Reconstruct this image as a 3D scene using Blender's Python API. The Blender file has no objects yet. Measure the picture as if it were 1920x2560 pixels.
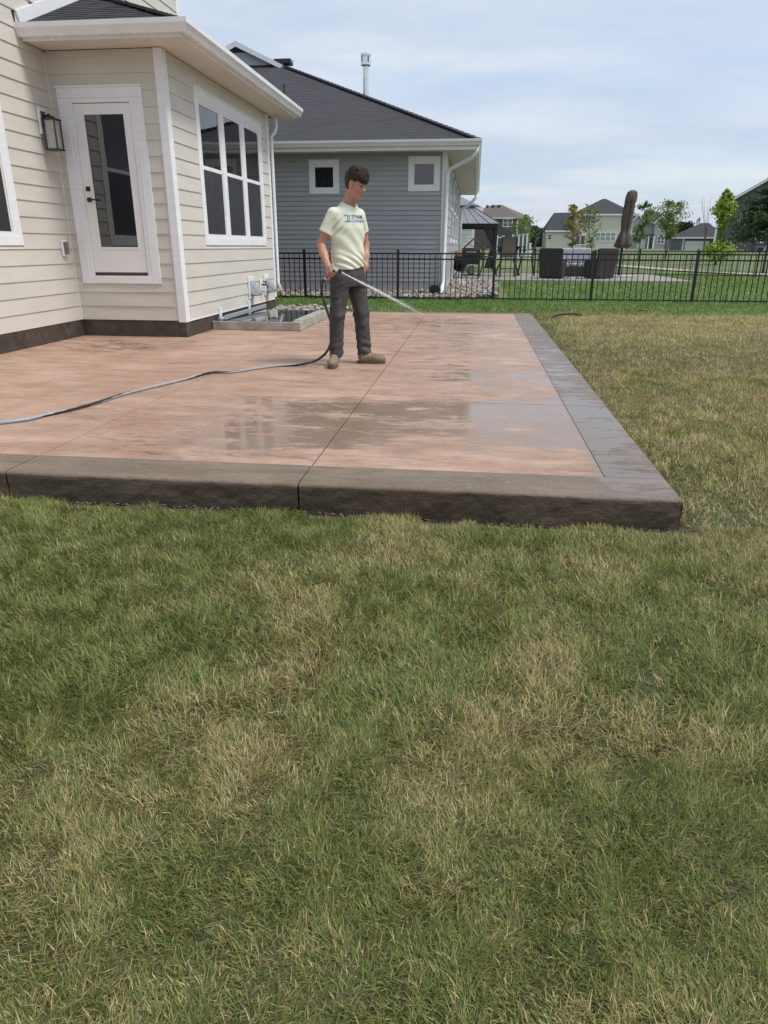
import bpy, bmesh, math, random
import numpy as np
from mathutils import Vector, Matrix

R = random.Random(7)
rng = np.random.default_rng(3)
sc = bpy.context.scene
col = sc.collection
PI = math.pi

# ------------------------------------------------------------------ camera
CAM_H = 1.18
def cam_axes(pitch, roll, yaw):
    fwd = Vector((0, math.cos(pitch), -math.sin(pitch)))
    up = Vector((0, math.sin(pitch), math.cos(pitch)))
    right = Vector((1, 0, 0))
    r2 = right * math.cos(roll) + up * math.sin(roll)
    u2 = up * math.cos(roll) - right * math.sin(roll)
    rz = Matrix.Rotation(yaw, 3, 'Z')
    return rz @ r2, rz @ u2, rz @ fwd
cr, cu, cf = cam_axes(.36272, .0026, .12165)
cam_d = bpy.data.cameras.new('camera')
cam = bpy.data.objects.new('camera', cam_d)
col.objects.link(cam)
cam_d.sensor_fit = 'HORIZONTAL'
cam_d.sensor_width = 36
cam_d.lens = 36 * 1749.3 / 1920
cam_d.clip_start = .05
cam_d.clip_end = 6000
m = Matrix((cr, cu, -cf)).transposed().to_4x4()
m.translation = (0, 0, CAM_H)
cam.matrix_world = m
sc.camera = cam

# ------------------------------------------------------------------ world: hazy sky with a broken cloud layer
SUN_EL, SUN_AZ = 58, 102          # degrees; azimuth clockwise from +Y
w = bpy.data.worlds.new('World')
sc.world = w
w.use_nodes = True
nt = w.node_tree
for n in list(nt.nodes):
    nt.nodes.remove(n)
def wn(t, **k):
    n = nt.nodes.new(t)
    for a, b in k.items():
        setattr(n, a, b)
    return n
out = wn('ShaderNodeOutputWorld')
bg = wn('ShaderNodeBackground')
bg.inputs['Strength'].default_value = .12
sky = wn('ShaderNodeTexSky', sky_type='NISHITA', sun_disc=False)
sky.sun_elevation = math.radians(SUN_EL)
sky.sun_rotation = math.radians(SUN_AZ)
sky.air_density = 1.0
sky.dust_density = 2.2
sky.ozone_density = 1.6
tc = wn('ShaderNodeTexCoord')
sep = wn('ShaderNodeSeparateXYZ')
nt.links.new(tc.outputs['Generated'], sep.inputs[0])
zc = wn('ShaderNodeMath', operation='MAXIMUM'); zc.inputs[1].default_value = 0
nt.links.new(sep.outputs[2], zc.inputs[0])
za = wn('ShaderNodeMath', operation='ADD'); za.inputs[1].default_value = .16
nt.links.new(zc.outputs[0], za.inputs[0])
dx = wn('ShaderNodeMath', operation='DIVIDE'); dy = wn('ShaderNodeMath', operation='DIVIDE')
nt.links.new(sep.outputs[0], dx.inputs[0]); nt.links.new(za.outputs[0], dx.inputs[1])
nt.links.new(sep.outputs[1], dy.inputs[0]); nt.links.new(za.outputs[0], dy.inputs[1])
cmb = wn('ShaderNodeCombineXYZ')
nt.links.new(dx.outputs[0], cmb.inputs[0]); nt.links.new(dy.outputs[0], cmb.inputs[1])
def wnoise(scale, detail, rough, dist, stretch):
    mp = wn('ShaderNodeMapping'); mp.inputs['Scale'].default_value = stretch
    nt.links.new(cmb.outputs[0], mp.inputs[0])
    no = wn('ShaderNodeTexNoise')
    no.inputs['Scale'].default_value = scale
    no.inputs['Detail'].default_value = detail
    no.inputs['Roughness'].default_value = rough
    no.inputs['Distortion'].default_value = dist
    nt.links.new(mp.outputs[0], no.inputs['Vector'])
    return no
n1 = wnoise(.55, 7, .55, .5, (1, 1.5, 1))
n2 = wnoise(.9, 6, .55, .3, (.8, 1.6, 1))
r1 = wn('ShaderNodeMapRange', interpolation_type='SMOOTHSTEP')
r1.inputs['From Min'].default_value = .34; r1.inputs['From Max'].default_value = .66
r1.inputs['To Min'].default_value = .72; r1.inputs['To Max'].default_value = .97
nt.links.new(n1.outputs['Fac'], r1.inputs['Value'])
r2 = wn('ShaderNodeMapRange', interpolation_type='SMOOTHSTEP')
r2.inputs['From Min'].default_value = .36; r2.inputs['From Max'].default_value = .68
nt.links.new(n2.outputs['Fac'], r2.inputs['Value'])
cc = wn('ShaderNodeMix', data_type='RGBA')
cc.inputs['A'].default_value = (2.5, 2.95, 3.65, 1)
cc.inputs['B'].default_value = (3.4, 3.58, 3.95, 1)
nt.links.new(r2.outputs[0], cc.inputs['Factor'])
mx = wn('ShaderNodeMix', data_type='RGBA')
nt.links.new(r1.outputs[0], mx.inputs['Factor'])
nt.links.new(sky.outputs[0], mx.inputs['A'])
nt.links.new(cc.outputs['Result'], mx.inputs['B'])
nt.links.new(mx.outputs['Result'], bg.inputs['Color'])
nt.links.new(bg.outputs[0], out.inputs[0])

sun_d = bpy.data.lights.new('sun', 'SUN')
sun_d.energy = 1.5
sun_d.angle = math.radians(16)
sun_d.color = (1, .96, .9)
sun = bpy.data.objects.new('sun', sun_d)
col.objects.link(sun)
el, az = math.radians(SUN_EL), math.radians(SUN_AZ)
to_sun = Vector((math.sin(az) * math.cos(el), math.cos(az) * math.cos(el), math.sin(el)))
sun.rotation_euler = to_sun.to_track_quat('Z', 'Y').to_euler()
sun.location = (8, -8, 14)
sc.view_settings.view_transform = 'Standard'
sc.view_settings.look = 'None'
sc.view_settings.gamma = 1
sc.view_settings.use_curve_mapping = False
sc.view_settings.exposure = .92

# ------------------------------------------------------------------ helpers
OFF = {}
def link(o, parent=None):
    col.objects.link(o)
    if parent is not None:
        o.parent = parent
    return o
def tag(o, label, cat, group=None):
    o['label'] = label
    o['category'] = cat
    if group:
        o['group'] = group
    return o
def thing(name, label, cat, at=(0, 0, 0), group=None, rz=None):   # rz given: parts are built in local coordinates
    o = bpy.data.objects.new(name, None)
    o.empty_display_size = .1
    link(o)
    o.location = at
    o.rotation_euler = (0, 0, rz or 0)
    OFF[o] = Vector(at) if rz is None else Vector((0, 0, 0))
    return tag(o, label, cat, group)
def copy_tree(o, parent=None):
    c = o.copy()
    link(c, parent)
    OFF[c] = OFF.get(o, Vector())
    for ch in o.children:
        copy_tree(ch, c)
    return c

class MB:
    def __init__(s):
        s.v, s.f, s.m = [], [], []
    def add(s, vs, fs, mi=0):
        b = len(s.v)
        s.v += [tuple(p) for p in vs]
        for f in fs:
            s.f.append([b + i for i in f]); s.m.append(mi)
        return s
    def box(s, x0, x1, y0, y1, z0, z1, mi=0):
        x0, x1 = min(x0, x1), max(x0, x1); y0, y1 = min(y0, y1), max(y0, y1); z0, z1 = min(z0, z1), max(z0, z1)
        return s.add([(x, y, z) for z in (z0, z1) for y in (y0, y1) for x in (x0, x1)],
                     [(0, 2, 3, 1), (4, 5, 7, 6), (0, 1, 5, 4), (2, 6, 7, 3), (0, 4, 6, 2), (1, 3, 7, 5)], mi)
    def prism(s, pts, ext, mi=0):
        n = len(pts); e = Vector(ext)
        pts = [Vector(p) for p in pts]
        nrm = Vector((0, 0, 0))
        for i in range(n):
            nrm += pts[i].cross(pts[(i + 1) % n])
        if nrm.dot(e) > 0:
            pts.reverse()
        vs = pts + [p + e for p in pts]
        fs = [tuple(range(n)), tuple(range(2 * n - 1, n - 1, -1))]
        fs += [(i, i + n, (i + 1) % n + n, (i + 1) % n) for i in range(n)]
        return s.add(vs, fs, mi)
    def beam(s, a, b, wd, ht, up=(0, 0, 1), mi=0):
        a, b = Vector(a), Vector(b)
        d = (b - a).normalized(); u = Vector(up)
        sd = d.cross(u)
        if sd.length < 1e-4:
            sd = d.cross(Vector((0, 1, 0)))
        sd.normalize(); u = sd.cross(d).normalized()
        pts = [a + sd * (i * wd / 2) + u * (j * ht / 2) for i, j in ((-1, -1), (1, -1), (1, 1), (-1, 1))]
        return s.prism(pts, b - a, mi)
    def tube(s, path, rad, n=8, caps=True, mi=0, twist=None):
        P = [Vector(p) for p in path]; k = len(P)
        rs = rad if hasattr(rad, '__len__') else [rad] * k
        t0 = (P[1] - P[0]).normalized()
        u = t0.orthogonal().normalized()
        vs = []
        for i in range(k):
            t = (P[min(i + 1, k - 1)] - P[max(i - 1, 0)]).normalized()
            u = (u - t * u.dot(t)).normalized(); v = t.cross(u)
            for j in range(n):
                a = 2 * PI * j / n
                vs.append(P[i] + (u * math.cos(a) + v * math.sin(a)) * rs[i])
        b = len(s.v)
        s.v += [tuple(p) for p in vs]
        for i in range(k - 1):
            for j in range(n):
                s.f.append([b + i * n + j, b + i * n + (j + 1) % n, b + (i + 1) * n + (j + 1) % n, b + (i + 1) * n + j])
                s.m.append(twist(i, j) if twist else mi)
        if caps:
            s.f.append([b + j for j in range(n - 1, -1, -1)]); s.m.append(mi)
            s.f.append([b + (k - 1) * n + j for j in range(n)]); s.m.append(mi)
        return s
    def lathe(s, c, prof, n=16, mi=0):
        vs = [(c[0] + r * math.cos(2 * PI * j / n), c[1] + r * math.sin(2 * PI * j / n), c[2] + z) for r, z in prof for j in range(n)]
        fs = []
        for i in range(len(prof) - 1):
            for j in range(n):
                fs.append((i * n + j, i * n + (j + 1) % n, (i + 1) * n + (j + 1) % n, (i + 1) * n + j))
        fs.append(tuple(range(n - 1, -1, -1))); fs.append(tuple((len(prof) - 1) * n + j for j in range(n)))
        return s.add(vs, fs, mi)
    def build(s, name, mats, parent=None, at=None, smooth=False, bevel=0, label=None):
        me = bpy.data.meshes.new(name)
        o = bpy.data.objects.new(name, me)
        off = OFF.get(parent, Vector((0, 0, 0))) if parent is not None else Vector(at or (0, 0, 0))
        me.from_pydata([tuple(Vector(p) - off) for p in s.v], [], s.f)
        for mm in (mats if isinstance(mats, (list, tuple)) else [mats]):
            me.materials.append(mm)
        if len(me.materials) > 1:
            me.polygons.foreach_set('material_index', s.m)
        if smooth:
            me.polygons.foreach_set('use_smooth', [True] * len(me.polygons))
        link(o, parent)
        if parent is None:
            o.location = off
        OFF[o] = off
        if bevel:
            bv = o.modifiers.new('bevel', 'BEVEL'); bv.width = bevel; bv.segments = 2; bv.limit_method = 'ANGLE'
        if label:
            o['label'] = label
        return o
def struct(o, kind='structure'):
    o['kind'] = kind
    return o

# ---- materials
def newmat(name):
    mt = bpy.data.materials.new(name); mt.use_nodes = True
    t = mt.node_tree
    return mt, t, t.nodes['Principled BSDF']
def node(t, typ, ins=None, **k):
    n = t.nodes.new(typ)
    for a, b in k.items():
        setattr(n, a, b)
    for a, b in (ins or {}).items():
        if isinstance(b, bpy.types.NodeSocket):
            t.links.new(b, n.inputs[a])
        else:
            n.inputs[a].default_value = b
    return n
def math_n(t, op, a, b=0.0, c=0.0):
    n = node(t, 'ShaderNodeMath', operation=op)
    for i, x in enumerate((a, b, c)):
        if isinstance(x, bpy.types.NodeSocket):
            t.links.new(x, n.inputs[i])
        else:
            n.inputs[i].default_value = x
    return n.outputs[0]
def noise(t, vec, scale, detail=4, rough=.55, stretch=None, dist=0):
    if stretch:
        vec = node(t, 'ShaderNodeMapping', {'Vector': vec, 'Scale': stretch}).outputs[0]
    return node(t, 'ShaderNodeTexNoise', {'Vector': vec, 'Scale': scale, 'Detail': detail, 'Roughness': rough, 'Distortion': dist}).outputs['Fac']
def maprange(t, v, a, b, c=0., d=1.):
    return node(t, 'ShaderNodeMapRange', {'Value': v, 'From Min': a, 'From Max': b, 'To Min': c, 'To Max': d}, interpolation_type='SMOOTHSTEP').outputs[0]
def mixc(t, f, a, b, mode='MIX'):
    n = node(t, 'ShaderNodeMix', data_type='RGBA', blend_type=mode)
    for k, x in (('Factor', f), ('A', a), ('B', b)):
        if isinstance(x, bpy.types.NodeSocket):
            t.links.new(x, n.inputs[k])
        else:
            n.inputs[k].default_value = x if not isinstance(x, tuple) else (*x[:3], 1)
    return n.outputs['Result']
def pos(t):
    return node(t, 'ShaderNodeNewGeometry').outputs['Position']
def pm(name, c, rough=.6, var=.15, scale=3, bump=0, bscale=80, metal=0, stretch=None, c2=None, ior=1.5, patch=0, dirt=None):
    mt, t, b = newmat(name)
    p = pos(t)
    f = noise(t, p, scale, 6, .6, stretch)
    hi = tuple(min(1, x * (1 + var)) for x in c); lo = tuple(x * (1 - var) for x in (c2 or c))
    k = mixc(t, maprange(t, f, .3, .7), lo, hi)
    if dirt:
        k = mixc(t, maprange(t, noise(t, p, dirt[1], 8, .7), .52, .75, 0, dirt[2]), k, dirt[0])
    t.links.new(k, b.inputs['Base Color'])
    b.inputs['Roughness'].default_value = rough
    t.links.new(maprange(t, noise(t, p, scale * 4, 4), .3, .7, rough * .82, min(1, rough * 1.15)), b.inputs['Roughness'])
    b.inputs['Metallic'].default_value = metal
    b.inputs['IOR'].default_value = ior
    if bump:
        bn = node(t, 'ShaderNodeBump', {'Height': noise(t, p, bscale, 5, .6, stretch), 'Strength': bump, 'Distance': .01})
        t.links.new(bn.outputs[0], b.inputs['Normal'])
    return mt

M = {}
M['siding'] = pm('beige siding', (.60, .57, .505), .62, .05, 1.2, .12, 40, stretch=(1, 1, 5), dirt=((.5, .45, .36), 1.5, .18))
M['siding2'] = pm('beige siding b', (.585, .555, .49), .62, .05, 1.2, .12, 40, stretch=(1, 1, 5))
M['trim'] = pm('white trim', (.80, .81, .82), .5, .04, 4, .25, 35, stretch=(1, 1, 6), dirt=((.62, .63, .62), 2.5, .3))
M['gutter'] = pm('white gutter', (.82, .82, .82), .32, .04, 2, dirt=((.62, .60, .56), 3, .3))
M['soffit'] = pm('soffit', (.74, .70, .63), .6, .04, 2)
M['foundation'] = pm('dark foundation', (.058, .045, .035), .6, .3, 5, .35, 60, dirt=((.16, .15, .14), 4, .55))
M['core'] = pm('wall sheathing', (.16, .14, .12), .9, .1, 2)
M['door'] = pm('white door', (.80, .79, .76), .38, .03, 2)
M['black'] = pm('black metal', (.012, .012, .013), .35, .2, 6)
M['bronze'] = pm('bronze', (.05, .028, .018), .4, .3, 8)
M['frost'] = pm('seeded glass', (.42, .42, .38), .25, .15, 9)
M['shingle'] = pm('charcoal shingle', (.038, .039, .044), .9, .35, 60, .5, 300)
M['shingle_b'] = pm('charcoal shingle b', (.05, .051, .056), .9, .35, 60, .5, 300)
M['shingle_c'] = pm('charcoal shingle c', (.028, .029, .033), .9, .35, 60, .5, 300)
M['galv'] = pm('galvanised steel', (.52, .56, .6), .33, .12, 12, metal=.55)
M['screen'] = pm('insect screen', (.028, .03, .034), .55, .2, 6)
M['steel'] = pm('stainless', (.75, .74, .72), .25, .1, 10, metal=.9)
def glass_mat(name, ior=1.9, c=(.012, .014, .016)):
    mt, t, b = newmat(name)
    p = pos(t)
    k = mixc(t, maprange(t, noise(t, p, 1.1, 3), .35, .65), tuple(x * .6 for x in c), tuple(x * 1.5 for x in c))
    t.links.new(k, b.inputs['Base Color'])
    b.inputs['Roughness'].default_value = .015
    b.inputs['IOR'].default_value = ior
    bn = node(t, 'ShaderNodeBump', {'Height': noise(t, p, 1.6, 2), 'Strength': .05, 'Distance': .05})
    t.links.new(bn.outputs[0], b.inputs['Normal'])
    return mt
M['glass'] = glass_mat('window glass')
M['glass_far'] = glass_mat('far window glass', 1.7, (.05, .06, .065))

# ------------------------------------------------------------------ numpy value noise
_lat = rng.random((256, 256)).astype(np.float32)
def vnoise(x, y):
    xi = np.floor(x).astype(int); yi = np.floor(y).astype(int)
    fx = x - xi; fy = y - yi
    fx = fx * fx * (3 - 2 * fx); fy = fy * fy * (3 - 2 * fy)
    g = lambda a, b: _lat[a % 256, b % 256]
    return (g(xi, yi) * (1 - fx) + g(xi + 1, yi) * fx) * (1 - fy) + (g(xi, yi + 1) * (1 - fx) + g(xi + 1, yi + 1) * fx) * fy
def fbm(x, y, o=4):
    s = 0; a = .5; tot = 0
    for i in range(o):
        s = s + a * vnoise(x * 2 ** i + 17.3 * i, y * 2 ** i + 5.1 * i); tot += a; a *= .5
    return s / tot
def sstep(a, b, x):
    t = np.clip((x - a) / (b - a), 0, 1)
    return t * t * (3 - 2 * t)

# ------------------------------------------------------------------ terrain
TZ = ([-60, 3.4, 7, 13.9, 17.6, 24, 40, 60, 105, 150, 300, 900, 3000], [-.2, -.165, -.12, -.045, -.03, .03, .06, .2, .62, .85, 1.0, 1.05, 1.05])
PX0, PX1, PY0, PY1 = -5.42, 1.08, 3.446, 13.95
def ground(x, y):
    x = np.asarray(x, float); y = np.asarray(y, float)
    z = np.interp(y, *TZ)
    near = np.clip(1 - np.abs(y - 5) / 25, 0, 1)
    z = z + near * .035 * (fbm(x * .9 + 40, y * .9 + 9, 3) - .5)
    inside = (x < PX1 - .03) & (y > PY0 + .03) & (y < PY1 - .03)
    z = np.where(inside, -.3, z)
    return z
xs = np.unique(np.concatenate([np.arange(-14, 16, .2), np.linspace(-60, -14, 14), np.linspace(16, 60, 14), np.linspace(-2500, -60, 12), np.linspace(60, 2500, 12)]))
ys = np.unique(np.concatenate([np.arange(-4, 20, .2), np.arange(20, 64, 2), np.linspace(64, 320, 18), np.linspace(320, 3000, 8), np.linspace(-60, -4, 8)]))
gx, gy = np.meshgrid(xs, ys)
gz = ground(gx, gy)
nx_, ny_ = len(xs), len(ys)
me = bpy.data.meshes.new('lawn')
idx = np.arange(nx_ * ny_).reshape(ny_, nx_)
fc = np.stack([idx[:-1, :-1], idx[:-1, 1:], idx[1:, 1:], idx[1:, :-1]], -1).reshape(-1, 4)
me.from_pydata(np.stack([gx, gy, gz], -1).reshape(-1, 3).tolist(), [], fc.tolist())
mt, t, b = newmat('lawn soil and far turf')
p = pos(t)
sp = node(t, 'ShaderNodeSeparateXYZ', {0: p})
yy = sp.outputs[1]
soil = mixc(t, noise(t, p, 30, 5), (.045, .042, .02), (.10, .09, .045))
turf = mixc(t, maprange(t, noise(t, p, .5, 6, .6), .35, .65), (.085, .135, .035), (.15, .19, .062))
turf = mixc(t, maprange(t, noise(t, p, .16, 4, .6), .5, .68, 0, .7), turf, (.25, .225, .10))
turf = mixc(t, maprange(t, noise(t, p, 25, 3), .3, .7, 0, .35), turf, (.05, .08, .02))
t.links.new(mixc(t, maprange(t, yy, 8, 22), soil, turf), b.inputs['Base Color'])
b.inputs['Roughness'].default_value = .9
me.materials.append(mt)
me.polygons.foreach_set('use_smooth', [True] * len(me.polygons))
lawn = link(bpy.data.objects.new('lawn', me)); struct(lawn)

# ------------------------------------------------------------------ patio
def wet_concrete(name, c_lo, c_hi, c_dark, streak=(.55, 2.6, 1), border=False):
    mt, t, b = newmat(name)
    p = pos(t)
    s = node(t, 'ShaderNodeSeparateXYZ', {0: p}); X, Y, Z = s.outputs
    f = noise(t, p, 2.2, 8, .62, streak)
    k = mixc(t, maprange(t, f, .32, .68), c_lo, c_hi)
    k = mixc(t, maprange(t, noise(t, p, .55, 5, .6), .35, .7, 0, .55), k, tuple(x * .82 for x in c_lo))
    d = noise(t, p, 3.0, 9, .72, (.7, 2.4, 1), .9)
    k = mixc(t, maprange(t, d, .54, .72, 0, .65), k, c_dark)
    k = mixc(t, maprange(t, noise(t, p, 1.3, 8, .65, (.5, 1.6, 1), .5), .5, .72, 0, .55), k, tuple(x * y for x, y in zip(c_lo, (.72, .62, .55))))
    k = mixc(t, maprange(t, noise(t, p, 130, 3), .4, .75, 0, .4), k, tuple(x * .5 for x in c_lo))
    k = mixc(t, maprange(t, noise(t, p, 16, 6, .7, (.8, 1.8, 1), 1.2), .52, .66, 0, .4), k, tuple(x * .6 for x in c_lo))
    # standing water: low spots of the stamped relief below a local water level
    def blob(cx, cy, sx, sy, a):
        u = math_n(t, 'POWER', math_n(t, 'DIVIDE', math_n(t, 'SUBTRACT', X, cx), sx), 2)
        v = math_n(t, 'POWER', math_n(t, 'DIVIDE', math_n(t, 'SUBTRACT', Y, cy), sy), 2)
        return math_n(t, 'MULTIPLY', math_n(t, 'EXPONENT', math_n(t, 'MULTIPLY', math_n(t, 'ADD', u, v), -1)), a)
    L = None
    for q in ((-1.3, 5.42, .75, .26, .60), (-.3, 5.3, .6, .40, .58), (-1.5, 4.7, .95, .55, .43), (-.9, 4.35, .6, .3, .40), (.55, 5.35, .55, .6, .66), (.95, 5.3, .3, .5, .50),
              (.2, 6.9, .6, .8, .50), (.45, 4.45, .55, .3, .46), (.95, 3.72, .3, .22, .62), (.78, 4.4, .07, .9, .5), (.95, 4.5, .2, .6, .36), (.9, 8.5, .25, 3, .40), (-.2, 9.5, .8, 1.6, .36), (-2.4, 11.5, 1.2, 1.2, .3), (-4.4, 8.6, .9, .8, .38), (-.3, 12, 1.0, 1.2, .38), (-1.6, 4.1, .8, .25, .36), (-.55, 4.75, .9, .3, .3)):
        v = blob(*q)
        L = v if L is None else math_n(t, 'ADD', L, v)
    h0 = noise(t, p, 2.6, 12, .7, (.75, 2.5, 1), .5)
    h1 = noise(t, p, 11, 6, .6, (.6, 2.2, 1), .8)
    h = math_n(t, 'ADD', math_n(t, 'MULTIPLY', math_n(t, 'SUBTRACT', h0, .5), 2.6), math_n(t, 'ADD', .5, math_n(t, 'MULTIPLY', math_n(t, 'SUBTRACT', h1, .5), 1.6)))
    wl = math_n(t, 'SUBTRACT', math_n(t, 'MULTIPLY', math_n(t, 'MINIMUM', L, .76), 1.0), h)
    pud = maprange(t, wl, -.02, .02)
    damp = maprange(t, wl, -.5, .05)
    if border:
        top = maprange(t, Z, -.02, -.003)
        beads = maprange(t, math_n(t, 'ADD', noise(t, p, 34, 3, .5, (.6, 1.6, 1)), math_n(t, 'MULTIPLY', noise(t, p, 2.2, 3), .25)), .755, .775)
        pud = math_n(t, 'MAXIMUM', pud, beads)
        rid = math_n(t, 'ABSOLUTE', math_n(t, 'SUBTRACT', noise(t, p, 7, 5, .6, (1, 1, 1.8), 1.6), .5))
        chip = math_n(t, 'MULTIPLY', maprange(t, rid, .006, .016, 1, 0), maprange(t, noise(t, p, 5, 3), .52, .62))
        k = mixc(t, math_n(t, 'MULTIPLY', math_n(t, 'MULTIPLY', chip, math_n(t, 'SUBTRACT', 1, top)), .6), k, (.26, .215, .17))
        k = mixc(t, math_n(t, 'MULTIPLY', maprange(t, noise(t, p, 2.2, 6, .65), .35, .7, .75, .97), math_n(t, 'SUBTRACT', 1, top)), k, (.060, .040, .025))  # outer faces share the top's stain; their shade is mixed into the colour
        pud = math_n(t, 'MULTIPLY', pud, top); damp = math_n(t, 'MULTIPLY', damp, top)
    k = mixc(t, math_n(t, 'MULTIPLY', damp, .28), k, tuple(x * .45 for x in c_lo))
    k = mixc(t, math_n(t, 'MULTIPLY', pud, .62), k, (.19, .145, .11))
    t.links.new(k, b.inputs['Base Color'])
    ro = maprange(t, noise(t, p, 5, 6, .6, (.6, 2, 1)), .3, .7, .36, .6)
    ro = node(t, 'ShaderNodeMix', {0: damp, 2: ro, 3: .26}).outputs[0]
    ro = node(t, 'ShaderNodeMix', {0: pud, 2: ro, 3: .10}).outputs[0]
    if border:
        ro = node(t, 'ShaderNodeMix', {0: math_n(t, 'SUBTRACT', 1, top), 2: ro, 3: .55}).outputs[0]
    t.links.new(ro, b.inputs['Roughness'])
    b.inputs['IOR'].default_value = 1.42
    rel = math_n(t, 'ADD', math_n(t, 'MULTIPLY', h, 1.0), math_n(t, 'MULTIPLY', noise(t, p, 55, 5, .6), .28))
    if border:
        face = math_n(t, 'SUBTRACT', 1, top)
        rel = math_n(t, 'ADD', rel, math_n(t, 'MULTIPLY', face, math_n(t, 'MULTIPLY', noise(t, p, 9, 8, .7, (1, 1, 1.6), 2.2), 1.1)))
    bs = math_n(t, 'ADD', math_n(t, 'MULTIPLY', math_n(t, 'SUBTRACT', 1, pud), .6), .012)
    bn = node(t, 'ShaderNodeBump', {'Height': rel, 'Strength': bs, 'Distance': .012})
    t.links.new(bn.outputs[0], b.inputs['Normal'])
    return mt
M['salmon'] = wet_concrete('salmon stamped concrete', (.425, .258, .172), (.57, .405, .312), (.19, .12, .084), (.85, 1.9, 1))
M['bordr'] = wet_concrete('brown border concrete', (.19, .140, .097), (.265, .21, .158), (.10, .07, .046), border=True)
M['joint'] = pm('saw cut', (.03, .025, .022), .9, .2, 9)

patio = struct(MB().box(PX0 - .02, PX1 - .012, PY0 + .012, PY1 - .01, -.28, -.016).build('patio', M['joint']))
OFF[patio] = Vector((0, 0, 0))
JX = [PX0, -3.9, -2.55, -.88, .755]
JY = [3.775, 5.65, 9.55, 13.80]
g = .0045
for i in range(4):
    for j in range(3):
        x0, x1, y0, y1 = JX[i] + g, JX[i + 1] - (g if i < 3 else -.0015), JY[j] + (g if j else .001), JY[j + 1] - g
        if i == 0 and j == 2:
            continue
        MB().box(x0, x1, y0, y1, -.06, 0).build('paving_panel', M['salmon'], patio, bevel=.003)
# border pieces: rough-cast outer faces, gridded and displaced
def border_piece(x0, x1, y0, y1, faces):
    nxn = max(2, int((x1 - x0) / .035)); nyn = max(2, int((y1 - y0) / .035)); nz = 8
    vs, fs = [], []
    def sheet(fn, a, bb):
        base = len(vs)
        for i in range(a + 1):
            for j in range(bb + 1):
                vs.append(fn(i / a, j / bb))
        for i in range(a):
            for j in range(bb):
                q = base + i * (bb + 1) + j
                fs.append((q, q + bb + 1, q + bb + 2, q + 1))
    def rough(u, z):
        k = fbm(np.array(u * 6.0), np.array(z * 11. + 3), 4)
        return float((k - .5) * .014 + (fbm(np.array(u * 28.), np.array(z * 40.), 3) - .5) * .012)
    top = lambda a, bq: (x0 + (x1 - x0) * a, y0 + (y1 - y0) * bq, 0.002)
    sheet(top, min(nxn, 60), min(nyn, 60))
    ZB = -.26
    def fz(bq):
        return 0.002 + (ZB - .002) * bq
    def fr(a, bq):
        x = x0 + (x1 - x0) * a; e = min(1, bq * 8)
        return (x, y0 - .004 * (1 - e) * 0 + (rough(x, fz(bq)) - .004) * e, fz(bq))
    def ri(a, bq):
        y = y0 + (y1 - y0) * (1 - a); e = min(1, bq * 8)
        return (x1 - (rough(y + 9, fz(bq)) - .004) * e, y, fz(bq))
    if 'f' in faces:
        sheet(lambda a, bq: fr(1 - a, bq), nxn, nz)
    else:
        sheet(lambda a, bq: (x0 + (x1 - x0) * (1 - a), y0, fz(bq)), 1, 1)
    if 'r' in faces:
        sheet(lambda a, bq: ri(a, bq), nyn, nz)
    else:
        sheet(lambda a, bq: (x1, y0 + (y1 - y0) * (1 - a), fz(bq)), 1, 1)
    sheet(lambda a, bq: (x0, y0 + (y1 - y0) * a, fz(bq)), 1, 1)
    sheet(lambda a, bq: (x0 + (x1 - x0) * a, y1, fz(bq)), 1, 1)
    mb = MB(); mb.add(vs, fs)
    o = mb.build('border_panel', M['bordr'], patio)
    bm = bmesh.new(); bm.from_mesh(o.data); bmesh.ops.remove_doubles(bm, verts=bm.verts, dist=.0004)
    bmesh.ops.recalc_face_normals(bm, faces=bm.faces); bm.to_mesh(o.data); bm.free()
    bv = o.modifiers.new('bevel', 'BEVEL'); bv.width = .012; bv.segments = 3; bv.limit_method = 'ANGLE'; bv.angle_limit = 1.0
    return o
for i in range(3):
    border_piece(JX[i] + (g if i else 0), JX[i + 1] - g, PY0, JY[0] - .001, 'f')
border_piece(JX[3] + g, PX1, PY0, JY[0] - .001, 'fr')
for j in range(3):
    border_piece(.755 + .003, PX1, JY[j] + g, JY[j + 1] - g, 'r')
border_piece(-3.8, PX1, 13.80 + g, PY1, 'r')

# ------------------------------------------------------------------ lap siding on an axis-aligned wall
_bm = {}
def board_mesh(key, u, n, length, expo, lap, tb, tt, mat):
    k = (key, round(length, 3), round(expo, 4), mat.name)
    if k in _bm:
        return _bm[k]
    me = bpy.data.meshes.new('siding_board')
    U, N, Z = Vector(u), Vector(n), Vector((0, 0, 1))
    prof = [(.0, 0.0), (tb, .0), (tb, .004), (tt, expo + lap), (.0, expo + lap)]
    vs = [U * l + N * a + Z * z for l in (0, length) for a, z in prof]
    q = len(prof)
    fs = [tuple(range(q)), tuple(range(2 * q - 1, q - 1, -1))] + [(i, i + q, (i + 1) % q + q, (i + 1) % q) for i in range(q)]
    me.from_pydata([tuple(v) for v in vs], [], fs)
    bm = bmesh.new(); bm.from_mesh(me); bmesh.ops.recalc_face_normals(bm, faces=bm.faces); bm.to_mesh(me); bm.free()
    me.materials.append(mat)
    _bm[k] = me
    return me
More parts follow.
